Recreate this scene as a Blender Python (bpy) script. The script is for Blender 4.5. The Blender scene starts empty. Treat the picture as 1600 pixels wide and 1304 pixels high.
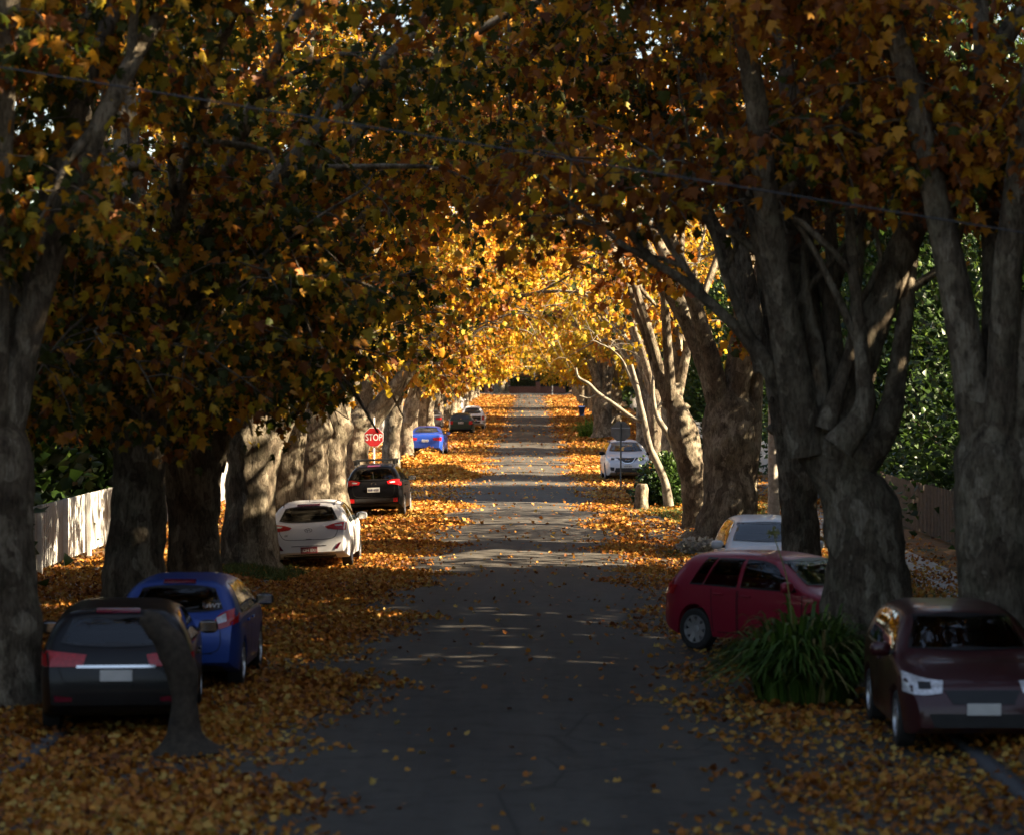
import bpy, bmesh, math, random
import numpy as np
from mathutils import Vector, Matrix, noise
from mathutils.bvhtree import BVHTree

random.seed(7)
rng = np.random.default_rng(7)
sc = bpy.context.scene
COL = sc.collection
R = math.radians
F = 4500.0            # focal length in pixels of the 1600 px wide photograph
CAMH = 4.0

# ------------------------------------------------------------------ ground shape
def base_z(y):
    y = np.asarray(y, float)
    t = np.clip((y - 140.0) / 30.0, 0, None)
    ramp = np.where(y < 140, 0.0, np.where(y < 170, 0.15 * t * t, 0.15 + (y - 170) * 0.0100))
    ramp = np.where(y > 425, 0.15 + 255 * 0.0100, ramp)
    return ramp
RC = -0.3             # crown of the road
XL, XR = -5.4, 4.8    # road edges
def cross_z(x):
    x = np.asarray(x, float)
    d = np.abs(x - RC)
    road = -0.024 * np.minimum(d, 5.1)
    rise = np.clip((d - 5.1) / 0.6, 0, 1)
    return road + rise * 0.14
def gz(x, y):
    return base_z(y) + cross_z(x)
def gzf(x, y): return float(gz(x, y))
def W(px, py, Y):      # point of the place seen at a photo pixel, at distance Y
    return ((px - 830.0) * Y / F, Y, CAMH - (py - 600.0) * Y / F)

# ------------------------------------------------------------------ object helpers
def link(o, parent=None):
    COL.objects.link(o)
    if parent is not None: o.parent = parent
    return o
def tag(o, label=None, cat=None, group=None, kind=None):
    if label: o['label'] = label
    if cat: o['category'] = cat
    if group: o['group'] = group
    if kind: o['kind'] = kind
    return o
def empty(name, loc, rot=(0, 0, 0), label=None, cat=None, group=None):
    o = bpy.data.objects.new(name, None); o.empty_display_size = 0.3
    o.location = loc; o.rotation_euler = rot
    link(o); return tag(o, label, cat, group)
def mesh_np(name, V, faces, mats, midx=None, tint=None, smooth=False, parent=None, sharp=None):
    """V (n,3); faces: list of int arrays (m,k) of equal k, or one array."""
    if not isinstance(faces, (list, tuple)): faces = [faces]
    me = bpy.data.meshes.new(name)
    V = np.ascontiguousarray(V, dtype=np.float32)
    me.vertices.add(len(V)); me.vertices.foreach_set('co', V.ravel())
    loops = np.concatenate([f.ravel() for f in faces]).astype(np.int32)
    tot = np.concatenate([np.full(len(f), f.shape[1], np.int32) for f in faces])
    start = np.concatenate([[0], np.cumsum(tot)[:-1]]).astype(np.int32)
    me.loops.add(len(loops)); me.loops.foreach_set('vertex_index', loops)
    me.polygons.add(len(tot)); me.polygons.foreach_set('loop_start', start)
    me.polygons.foreach_set('loop_total', tot)
    if not isinstance(mats, (list, tuple)): mats = [mats]
    for m in mats: me.materials.append(m)
    if midx is not None: me.polygons.foreach_set('material_index', np.asarray(midx, np.int32))
    if tint is not None:
        a = me.attributes.new('tint', 'FLOAT', 'POINT'); a.data.foreach_set('value', np.asarray(tint, np.float32))
    me.update(calc_edges=True); me.validate()
    if smooth:
        me.polygons.foreach_set('use_smooth', np.ones(len(me.polygons), bool))
        if sharp: me.set_sharp_from_angle(angle=R(sharp))
    o = bpy.data.objects.new(name, me)
    return link(o, parent)

class MB:
    def __init__(s): s.v = []; s.f = []; s.m = []; s.n = 0
    def add(s, V, Fs, m=0):
        for f in Fs: s.f.append([i + s.n for i in f]); s.m.append(m)
        s.v.extend([tuple(map(float, p)) for p in V]); s.n = len(s.v)
    def box(s, c, d, m=0, rz=0.0, bev=0.0, rot=None):
        x, y, z = d[0] / 2, d[1] / 2, d[2] / 2
        if bev > 0:
            bm = bmesh.new(); bmesh.ops.create_cube(bm, size=1.0)
            for v in bm.verts: v.co = Vector((v.co.x * d[0], v.co.y * d[1], v.co.z * d[2]))
            bmesh.ops.bevel(bm, geom=bm.edges[:], offset=bev, segments=2, affect='EDGES', profile=0.5)
            bm.verts.index_update()
            P = [v.co.copy() for v in bm.verts]; Fs = [[v.index for v in f.verts] for f in bm.faces]; bm.free()
        else:
            P = [Vector((a, b, e)) for a in (-x, x) for b in (-y, y) for e in (-z, z)]
            Fs = [(0, 1, 3, 2), (4, 6, 7, 5), (0, 4, 5, 1), (2, 3, 7, 6), (0, 2, 6, 4), (1, 5, 7, 3)]
        M = rot if rot is not None else Matrix.Rotation(rz, 3, 'Z')
        C = Vector(c)
        s.add([M @ p + C for p in P], Fs, m); return s
    def tube(s, path, rad, n=8, m=0, caps=True):
        V, Fq, caps_ = tube_np(np.array(path, float), np.array(rad, float), n)
        s.add(V, [list(f) for f in Fq] + ([list(c) for c in caps_] if caps else []), m); return s
    def lathe(s, prof, axis='z', c=(0, 0, 0), n=24, m=0, rot=None):
        V = []; Fs = []
        for (r, h) in prof:
            for k in range(n):
                a = 2 * math.pi * k / n; V.append(Vector((r * math.cos(a), r * math.sin(a), h)))
        for i in range(len(prof) - 1):
            for k in range(n):
                Fs.append((i * n + k, i * n + (k + 1) % n, (i + 1) * n + (k + 1) % n, (i + 1) * n + k))
        M = rot if rot is not None else Matrix.Identity(3)
        s.add([M @ v + Vector(c) for v in V], Fs, m); return s
    def build(s, name, mats, parent=None, smooth=False, sharp=40):
        if not isinstance(mats, (list, tuple)): mats = [mats]
        me = bpy.data.meshes.new(name); me.from_pydata(s.v, [], s.f)
        for m in mats: me.materials.append(m)
        me.polygons.foreach_set('material_index', s.m)
        me.update()
        if smooth:
            me.polygons.foreach_set('use_smooth', [True] * len(me.polygons)); me.set_sharp_from_angle(angle=R(sharp))
        return link(bpy.data.objects.new(name, me), parent)

def tube_np(P, rad, n=8):
    N = len(P)
    T = np.gradient(P, axis=0); T /= (np.linalg.norm(T, axis=1, keepdims=True) + 1e-9)
    ref = np.array([0, 0, 1.0]) if abs(T[0, 2]) < 0.9 else np.array([1.0, 0, 0])
    a = np.cross(T[0], ref); a /= np.linalg.norm(a) + 1e-9
    A = np.zeros((N, 3)); B = np.zeros((N, 3))
    for i in range(N):
        a = a - T[i] * np.dot(a, T[i]); a /= np.linalg.norm(a) + 1e-9
        A[i] = a; B[i] = np.cross(T[i], a)
    ang = np.arange(n) * 2 * np.pi / n
    V = P[:, None, :] + rad[:, None, None] * (np.cos(ang)[None, :, None] * A[:, None, :] + np.sin(ang)[None, :, None] * B[:, None, :])
    V = V.reshape(-1, 3)
    i = np.arange(N - 1)[:, None]; k = np.arange(n)[None, :]; k2 = (k + 1) % n
    Fq = np.stack([np.broadcast_to(i * n + k, (N - 1, n)), np.broadcast_to(i * n + k2, (N - 1, n)),
                   np.broadcast_to((i + 1) * n + k2, (N - 1, n)), np.broadcast_to((i + 1) * n + k, (N - 1, n))], -1).reshape(-1, 4)
    caps = [list(range(n))[::-1], [(N - 1) * n + q for q in range(n)]]
    return V, Fq, caps
def crom(P, m):
    """smooth resample of a polyline of any dimension to m points"""
    P = np.array(P, float); n = len(P)
    if n == 2: return P[0] + (P[1] - P[0]) * np.linspace(0, 1, m)[:, None]
    Q = np.vstack([2 * P[0] - P[1], P, 2 * P[-1] - P[-2]])
    t = np.linspace(0, n - 1 - 1e-6, m); i = t.astype(int); u = (t - i)[:, None]
    a, b, c, d = Q[i], Q[i + 1], Q[i + 2], Q[i + 3]
    return 0.5 * ((2 * b) + (-a + c) * u + (2 * a - 5 * b + 4 * c - d) * u ** 2 + (-a + 3 * b - 3 * c + d) * u ** 3)

# ------------------------------------------------------------------ materials
class NT:
    def __init__(s, name):
        s.m = bpy.data.materials.new(name); s.m.use_nodes = True
        s.t = s.m.node_tree; s.b = s.t.nodes['Principled BSDF']; s.out = s.t.nodes['Material Output']
    def n(s, kind, **kw):
        nd = s.t.nodes.new(kind)
        for k, v in kw.items(): setattr(nd, k, v)
        return nd
    def l(s, a, b): s.t.links.new(a, b)
    def ramp(s, fac, stops):
        nd = s.n('ShaderNodeValToRGB'); cr = nd.color_ramp
        while len(cr.elements) < len(stops): cr.elements.new(0.5)
        for e, (p, c) in zip(cr.elements, stops): e.position = p; e.color = (*c, 1)
        s.l(fac, nd.inputs[0]); return nd.outputs[0]
    def noise(s, scale, detail=4, rough=0.6, coord='Object', vec=None, scl=None):
        tc = s.n('ShaderNodeTexCoord'); nz = s.n('ShaderNodeTexNoise')
        nz.inputs['Scale'].default_value = scale; nz.inputs['Detail'].default_value = detail; nz.inputs['Roughness'].default_value = rough
        src = tc.outputs[coord]
        if scl:
            mp = s.n('ShaderNodeMapping'); mp.inputs['Scale'].default_value = scl; s.l(src, mp.inputs[0]); src = mp.outputs[0]
        s.l(src, nz.inputs['Vector']); return nz.outputs['Fac']
    def mix(s, fac, a, b, mode='MIX'):
        nd = s.n('ShaderNodeMixRGB', blend_type=mode)
        for i, v in ((0, fac), (1, a), (2, b)):
            if hasattr(v, 'node'): s.l(v, nd.inputs[i])
            else: nd.inputs[i].default_value = v if i == 0 else (*v, 1)
        return nd.outputs[0]
    def bump(s, h, strength, dist=0.02):
        nd = s.n('ShaderNodeBump'); nd.inputs['Strength'].default_value = strength; nd.inputs['Distance'].default_value = dist
        s.l(h, nd.inputs['Height']); s.l(nd.outputs[0], s.b.inputs['Normal']); return nd
    def col(s, c):
        if hasattr(c, 'node'): s.l(c, s.b.inputs['Base Color'])
        else: s.b.inputs['Base Color'].default_value = (*c, 1)
    def set(s, **kw):
        names = dict(rough='Roughness', metal='Metallic', coat='Coat Weight', coatr='Coat Roughness', spec='Specular IOR Level')
        for k, v in kw.items(): s.b.inputs[names[k]].default_value = v
        return s
def simple(name, c, rough=0.6, metal=0.0, var=0.25, scale=6.0, coat=0.0):
    s = NT(name); f = s.noise(scale, 5)
    a = tuple(x * (1 - var) for x in c); b = tuple(min(1, x * (1 + var)) for x in c)
    s.col(s.ramp(f, [(0.3, a), (0.7, b)])); s.set(rough=rough, metal=metal, coat=coat)
    return s.m

def leaf_material(name, stops, trans=0.45, rough=0.55):
    s = NT(name); at = s.n('ShaderNodeAttribute', attribute_name='tint')
    c = s.ramp(at.outputs['Fac'], stops)
    f = s.noise(30, 3); c = s.mix(0.35, c, s.ramp(f, [(0.3, (0.25, 0.2, 0.12)), (0.6, (1, 1, 1))]), 'MULTIPLY')
    s.col(c); s.set(rough=rough, spec=0.3)
    tr = s.n('ShaderNodeBsdfTranslucent'); s.l(c, tr.inputs[0])
    mx = s.n('ShaderNodeMixShader'); mx.inputs[0].default_value = trans
    s.l(s.b.outputs[0], mx.inputs[1]); s.l(tr.outputs[0], mx.inputs[2]); s.l(mx.outputs[0], s.out.inputs[0])
    return s.m
AUT = [(0.0, (0.03, 0.042, 0.006)), (0.2, (0.075, 0.09, 0.012)), (0.38, (0.5, 0.36, 0.03)), (0.55, (0.62, 0.3, 0.025)),
       (0.75, (0.48, 0.15, 0.018)), (1.0, (0.17, 0.05, 0.012))]
M_LEAF = leaf_material('autumn_leaf', AUT)
M_LITTER = leaf_material('fallen_leaf', [(0.0, (0.16, 0.045, 0.008)), (0.35, (0.46, 0.15, 0.02)), (0.7, (0.54, 0.25, 0.04)), (1.0, (0.56, 0.38, 0.1))], trans=0.25)
M_GREEN = leaf_material('green_leaf', [(0.0, (0.012, 0.03, 0.008)), (0.6, (0.05, 0.1, 0.018)), (1.0, (0.12, 0.17, 0.03))], trans=0.3, rough=0.4)
M_GRASSY = leaf_material('grass_blade', [(0.0, (0.03, 0.05, 0.01)), (0.6, (0.08, 0.12, 0.02)), (1.0, (0.25, 0.22, 0.07))], trans=0.3)
M_RED = leaf_material('red_leaf', [(0.0, (0.18, 0.03, 0.015)), (0.5, (0.38, 0.08, 0.03)), (1.0, (0.5, 0.2, 0.1))], trans=0.4)

def bark_material():
    s = NT('plane_tree_bark'); tc = s.n('ShaderNodeTexCoord')
    big = s.noise(1.3, 5, 0.65, scl=(1, 1, 0.5)); fine = s.noise(18, 7, 0.75, scl=(1.7, 1.7, 0.35)); mid = s.noise(5.5, 5, 0.7, scl=(1, 1, 0.55))
    wp = s.n('ShaderNodeTexNoise'); wp.inputs['Scale'].default_value = 3.5; wp.inputs['Detail'].default_value = 4; s.l(tc.outputs['Object'], wp.inputs['Vector'])
    av = s.n('ShaderNodeVectorMath', operation='MULTIPLY_ADD'); av.inputs[1].default_value = (.35, .35, .35); s.l(wp.outputs['Color'], av.inputs[0]); s.l(tc.outputs['Object'], av.inputs[2])
    mp = s.n('ShaderNodeMapping'); mp.inputs['Scale'].default_value = (5.5, 5.5, 2.6); s.l(av.outputs[0], mp.inputs[0])
    vo = s.n('ShaderNodeTexVoronoi'); vo.inputs['Scale'].default_value = 1.0; s.l(mp.outputs[0], vo.inputs['Vector'])
    sep = s.n('ShaderNodeSeparateColor'); s.l(vo.outputs['Color'], sep.inputs[0])
    flake = s.ramp(sep.outputs[0], [(0.0, (0.11, 0.083, 0.056)), (0.35, (0.18, 0.143, 0.1)), (0.55, (0.22, 0.2, 0.135)), (0.72, (0.31, 0.26, 0.18)), (0.8, (0.42, 0.36, 0.26)), (0.95, (0.46, 0.4, 0.3))])
    c1 = s.ramp(big, [(0.35, (0.15, 0.115, 0.083)), (0.5, (0.25, 0.2, 0.145)), (0.65, (0.34, 0.29, 0.21))])
    c = s.mix(0.55, c1, flake)
    c = s.mix(0.75, c, s.ramp(mid, [(0.38, (0.25, 0.23, 0.21)), (0.48, (0.7, 0.67, 0.65)), (0.58, (1, 1, 1))]), 'MULTIPLY')
    c = s.mix(0.8, c, s.ramp(fine, [(0.36, (0.25, 0.22, 0.2)), (0.52, (0.9, 0.9, 0.9)), (0.6, (1, 1, 1))]), 'MULTIPLY')
    s.col(c); s.set(rough=0.9, spec=0.2)
    h = s.n('ShaderNodeMath', operation='ADD'); s.l(fine, h.inputs[0]); s.l(mid, h.inputs[1])
    h2 = s.n('ShaderNodeMath', operation='MULTIPLY_ADD'); s.l(sep.outputs[0], h2.inputs[0]); h2.inputs[1].default_value = .25; s.l(h.outputs[0], h2.inputs[2])
    s.bump(h2.outputs[0], 1.0, 0.06); return s.m
M_BARK = bark_material()
def pale_bark():
    s = NT('pale_peeling_bark'); a = s.noise(4, 5, 0.65)
    s.col(s.ramp(a, [(0.35, (0.07, 0.055, 0.04)), (0.5, (0.17, 0.145, 0.105)), (0.7, (0.25, 0.22, 0.17))])); s.set(rough=0.8); s.bump(s.noise(20, 5), 0.6, 0.02); return s.m
M_PALE = pale_bark()
M_TWIG = simple('twig_bark', (0.09, 0.07, 0.05), 0.85)

def asphalt():
    s = NT('asphalt'); sp = s.noise(90, 3, 0.75); pa = s.noise(0.3, 5, 0.65, scl=(1, 0.3, 1)); tr = s.noise(1.1, 4, 0.6, scl=(1, 0.04, 1)); st = s.noise(2.2, 7, 0.75)
    tc = s.n('ShaderNodeTexCoord'); vo = s.n('ShaderNodeTexVoronoi', feature='DISTANCE_TO_EDGE'); vo.inputs['Scale'].default_value = .38; s.l(tc.outputs['Object'], vo.inputs['Vector'])
    c = s.ramp(pa, [(0.3, (0.055, 0.048, 0.041)), (0.5, (0.075, 0.067, 0.057)), (0.72, (0.105, 0.094, 0.08))])
    c = s.mix(0.6, c, s.ramp(sp, [(0.3, (0.45, 0.45, 0.45)), (0.62, (1, 1, 1))]), 'MULTIPLY')
    c = s.mix(0.6, c, s.ramp(tr, [(0.35, (0.6, 0.6, 0.6)), (0.6, (1.15, 1.13, 1.1))]), 'MULTIPLY')
    c = s.mix(0.55, c, s.ramp(st, [(0.38, (0.45, 0.43, 0.4)), (0.5, (1, 1, 1))]), 'MULTIPLY')
    c = s.mix(0.7, c, s.ramp(vo.outputs[0], [(0.0, (0.35, 0.35, 0.35)), (0.012, (1, 1, 1))]), 'MULTIPLY')
    s.col(c); s.set(rough=0.85, spec=0.3); s.bump(sp, 0.6, 0.01); return s.m
M_ASPH = asphalt()
def verge():
    s = NT('leafy_verge_soil'); a = s.noise(0.7, 6, 0.7); b = s.noise(14, 5, 0.7)
    c = s.ramp(a, [(0.35, (0.15, 0.08, 0.035)), (0.5, (0.26, 0.125, 0.04)), (0.6, (0.06, 0.065, 0.02)), (0.75, (0.045, 0.06, 0.015))])
    c = s.mix(0.75, c, s.ramp(b, [(0.35, (0.3, 0.25, 0.2)), (0.65, (1, 0.95, 0.85))]), 'MULTIPLY')
    s.col(c); s.set(rough=0.95); s.bump(b, 0.8, 0.03); return s.m
M_VERGE = verge()
M_CONC = simple('pale_concrete', (0.3, 0.28, 0.25), 0.85, scale=4)
M_STONE = simple('bluestone', (0.06, 0.06, 0.065), 0.8, scale=8)
M_WHITEP = simple('white_paint', (0.72, 0.71, 0.68), 0.6, var=0.12)
M_TIMBER = simple('weathered_timber', (0.13, 0.1, 0.075), 0.85, scale=9)
M_POLE = simple('grey_galvanised_steel', (0.45, 0.45, 0.46), 0.45, 0.7, 0.1)
M_DARKPOLE = simple('dark_steel', (0.08, 0.08, 0.08), 0.5, 0.4, 0.1)
def brickmat(name, c1, c2, mort=(0.25, 0.22, 0.2)):
    s = NT(name); tc = s.n('ShaderNodeTexCoord'); mp = s.n('ShaderNodeMapping'); mp.inputs['Rotation'].default_value = (R(90), 0, 0)
    b = s.n('ShaderNodeTexBrick'); b.inputs['Scale'].default_value = 4.2; b.inputs['Color1'].default_value = (*c1, 1); b.inputs['Color2'].default_value = (*c2, 1); b.inputs['Mortar'].default_value = (*mort, 1)
    s.l(tc.outputs['Object'], mp.inputs[0]); s.l(mp.outputs[0], b.inputs['Vector'])
    s.col(s.mix(0.5, b.outputs[0], s.ramp(s.noise(7, 5), [(0.3, (0.5, 0.5, 0.5)), (0.7, (1, 1, 1))]), 'MULTIPLY')); s.set(rough=0.85); return s.m
M_BRICK = brickmat('red_brick', (0.26, 0.085, 0.055), (0.2, 0.07, 0.05))
M_ROOF = simple('terracotta_roof', (0.24, 0.1, 0.065), 0.8, scale=5)
M_ROOFG = simple('grey_roof', (0.045, 0.045, 0.05), 0.7, scale=5)
def boards(name, c):
    s = NT(name); tc = s.n('ShaderNodeTexCoord'); w = s.n('ShaderNodeTexWave', bands_direction='Z'); w.inputs['Scale'].default_value = 3.2
    s.l(tc.outputs['Object'], w.inputs[0]); f = s.noise(3, 4)
    s.col(s.ramp(f, [(0.3, tuple(x * .8 for x in c)), (0.7, c)])); s.set(rough=0.7); s.bump(w.outputs['Fac'], 0.5, 0.02); return s.m
M_WEATHER = boards('cream_weatherboard', (0.5, 0.46, 0.38))
M_WEATHER2 = boards('grey_weatherboard', (0.28, 0.3, 0.31))
M_HGLASS = simple('house_window_glass', (0.03, 0.035, 0.04), 0.08, 0.0, 0.2)

# car materials
def paint(name, c, metal=0.3, rough=0.35, dust=0.03, coat=0.35, spec=0.5):
    s = NT(name); f = s.noise(2.2, 5, 0.65); g = s.noise(40, 2)
    d = tuple(x * (1 - dust) + dv * dust for x, dv in zip(c, (0.25, 0.2, 0.14)))
    s.col(s.ramp(f, [(0.35, c), (0.75, d)])); s.set(metal=metal, coat=coat, coatr=0.05, spec=spec)
    rr = s.n('ShaderNodeMapRange'); rr.inputs[3].default_value = rough; rr.inputs[4].default_value = rough + 0.18
    s.l(f, rr.inputs[0]); s.l(rr.outputs[0], s.b.inputs['Roughness'])
    # bare inside of the shell is dark trim
    ge = s.n('ShaderNodeNewGeometry'); di = s.n('ShaderNodeBsdfDiffuse'); di.inputs[0].default_value = (0.03, 0.03, 0.032, 1)
    mx = s.n('ShaderNodeMixShader'); s.l(ge.outputs['Backfacing'], mx.inputs[0]); s.l(s.b.outputs[0], mx.inputs[1]); s.l(di.outputs[0], mx.inputs[2]); s.l(mx.outputs[0], s.out.inputs[0])
    return s.m
def glass(name, tint=(0.25, 0.27, 0.26)):
    s = NT(name); tr = s.n('ShaderNodeBsdfTransparent'); tr.inputs[0].default_value = (*tint, 1)
    gl = s.n('ShaderNodeBsdfGlossy'); gl.inputs['Roughness'].default_value = 0.03; gl.inputs[0].default_value = (0.9, 0.92, 0.95, 1)
    fr = s.n('ShaderNodeFresnel'); fr.inputs[0].default_value = 1.6
    mx = s.n('ShaderNodeMixShader'); s.l(fr.outputs[0], mx.inputs[0]); s.l(tr.outputs[0], mx.inputs[1]); s.l(gl.outputs[0], mx.inputs[2]); s.l(mx.outputs[0], s.out.inputs[0])
    return s.m
M_GLASS = glass('car_glass'); M_GLASSC = glass('clear_car_glass', (0.7, 0.74, 0.72))
M_BLACKP = simple('black_plastic', (0.016, 0.016, 0.017), 0.55, 0, 0.2)
M_TRIM = simple('dark_window_frame', (0.01, 0.01, 0.011), 0.3, 0, 0.2)
M_TYRE = simple('tyre_rubber', (0.02, 0.019, 0.018), 0.85, 0, 0.3, 20)
M_ALLOY = simple('alloy_wheel', (0.5, 0.5, 0.51), 0.35, 0.75, 0.12)
M_CHROME = simple('chrome', (0.7, 0.7, 0.7), 0.12, 1.0, 0.05)
M_TAIL = simple('red_lamp_lens', (0.42, 0.008, 0.012), 0.2, 0, 0.35, 30, coat=.25)
M_TAILD = simple('dark_red_lamp_lens', (0.13, 0.004, 0.02), 0.15, 0, 0.3, 30, coat=1.0)
M_CLEAR = simple('clear_lamp_lens', (0.6, 0.6, 0.62), 0.12, 0.2, 0.35, 25, coat=1.0)
M_SEAT = simple('seat_fabric', (0.035, 0.035, 0.038), 0.9)
M_PLATEW = simple('white_number_plate', (0.6, 0.6, 0.58), 0.4, 0, 0.06)
M_PLATER = simple('red_number_plate', (0.16, 0.02, 0.025), 0.4, 0, 0.1)
M_SEAM = simple('panel_gap', (0.006, 0.006, 0.006), 0.8, 0, 0.1)
EXPO = 2.75
# ------------------------------------------------------------------ cars
PROF = {
 'hatch': dict(L=4.25, W=1.77, H=1.48, belt=[(0, .97), (1.5, .95), (3.2, .93), (4.25, .7)], wb=(0.78, 3.38), rw=.315,
   top=[(0, .52), (.012, .68), (.05, .86), (.10, .97), (.16, 1.04), (.34, 1.29), (.46, 1.41), (.62, 1.45), (1.0, 1.47), (1.6, 1.48), (2.15, 1.45), (2.5, 1.37), (3.2, 1.02), (3.6, .93), (4.0, .78), (4.17, .64), (4.25, .5)],
   bot=[(0, .38), (.12, .30), (.4, .22), (3.8, .19), (4.1, .22), (4.25, .3)],
   rearwin=(1.37, .50, 1.05, .63), wind=(1.38, .54, 1.06, .68), side=(.66, .98, 2.38, 3.0), bpil=(1.72,), tail=0.30),
 'suv': dict(L=4.5, W=1.84, H=1.70, belt=[(0, 1.1), (1.5, 1.07), (3.3, 1.04), (4.5, .8)], wb=(0.88, 3.55), rw=.35,
   top=[(0, .55), (.012, .78), (.05, .98), (.10, 1.1), (.17, 1.17), (.36, 1.46), (.48, 1.60), (.66, 1.66), (1.1, 1.69), (1.7, 1.70), (2.3, 1.67), (2.65, 1.58), (3.4, 1.18), (3.6, 1.12), (4.15, .99), (4.38, .86), (4.47, .66), (4.5, .5)],
   bot=[(0, .45), (.12, .36), (.4, .26), (4.0, .22), (4.35, .27), (4.5, .36)],
   rearwin=(1.57, .52, 1.2, .66), wind=(1.58, .56, 1.24, .70), side=(.62, .92, 2.5, 3.2), bpil=(1.85,), tail=0.30),
 'sedan': dict(L=4.62, W=1.81, H=1.44, belt=[(0, .98), (1.5, .97), (3.3, .93), (4.62, .66)], wb=(0.95, 3.76), rw=.325,
   top=[(0, .5), (.012, .72), (.045, .92), (.10, 1.01), (.22, 1.045), (.75, 1.09), (.95, 1.15), (1.45, 1.37), (1.75, 1.42), (2.3, 1.44), (2.7, 1.38), (3.42, 1.02), (3.7, .97), (4.25, .86), (4.5, .7), (4.6, .55), (4.62, .45)],
   bot=[(0, .36), (.12, .29), (.4, .2), (4.2, .18), (4.5, .22), (4.62, .3)],
   rearwin=(1.36, .50, 1.13, .64), wind=(1.37, .54, 1.05, .68), side=(1.05, 1.5, 2.5, 3.2), bpil=(2.1,), tail=0.28),
 'ute': dict(L=5.3, W=1.86, H=1.82, belt=[(0, 1.1), (1.5, 1.13), (3.6, 1.12), (5.3, .85)], wb=(1.15, 4.35), rw=.38,
   top=[(0, .6), (.01, .8), (.02, 1.0), (.04, 1.14), (.1, 1.17), (1.45, 1.18), (1.52, 1.22), (1.72, 1.68), (1.95, 1.79), (2.4, 1.82), (2.9, 1.77), (3.1, 1.68), (3.7, 1.24), (3.9, 1.2), (4.85, 1.1), (5.15, .95), (5.27, .65), (5.3, .55)],
   bot=[(0, .52), (.15, .46), (.5, .36), (4.8, .3), (5.1, .36), (5.3, .42)],
   rearwin=(1.66, .50, 1.26, .62), wind=(1.66, .56, 1.3, .70), side=(1.75, 1.95, 2.95, 3.45), bpil=(2.5,), tail=0.3),
}
def outward(V, Fs, NS):
    out = []
    for f in Fs:
        a = Vector(V[f[0]]); nn = (Vector(V[f[1]]) - a).cross(Vector(V[f[-1]]) - a); m = NS[f[0]] + NS[f[1]] + NS[f[2]]
        out.append(f if nn.dot(m) >= 0 else f[::-1])
    return out
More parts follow.
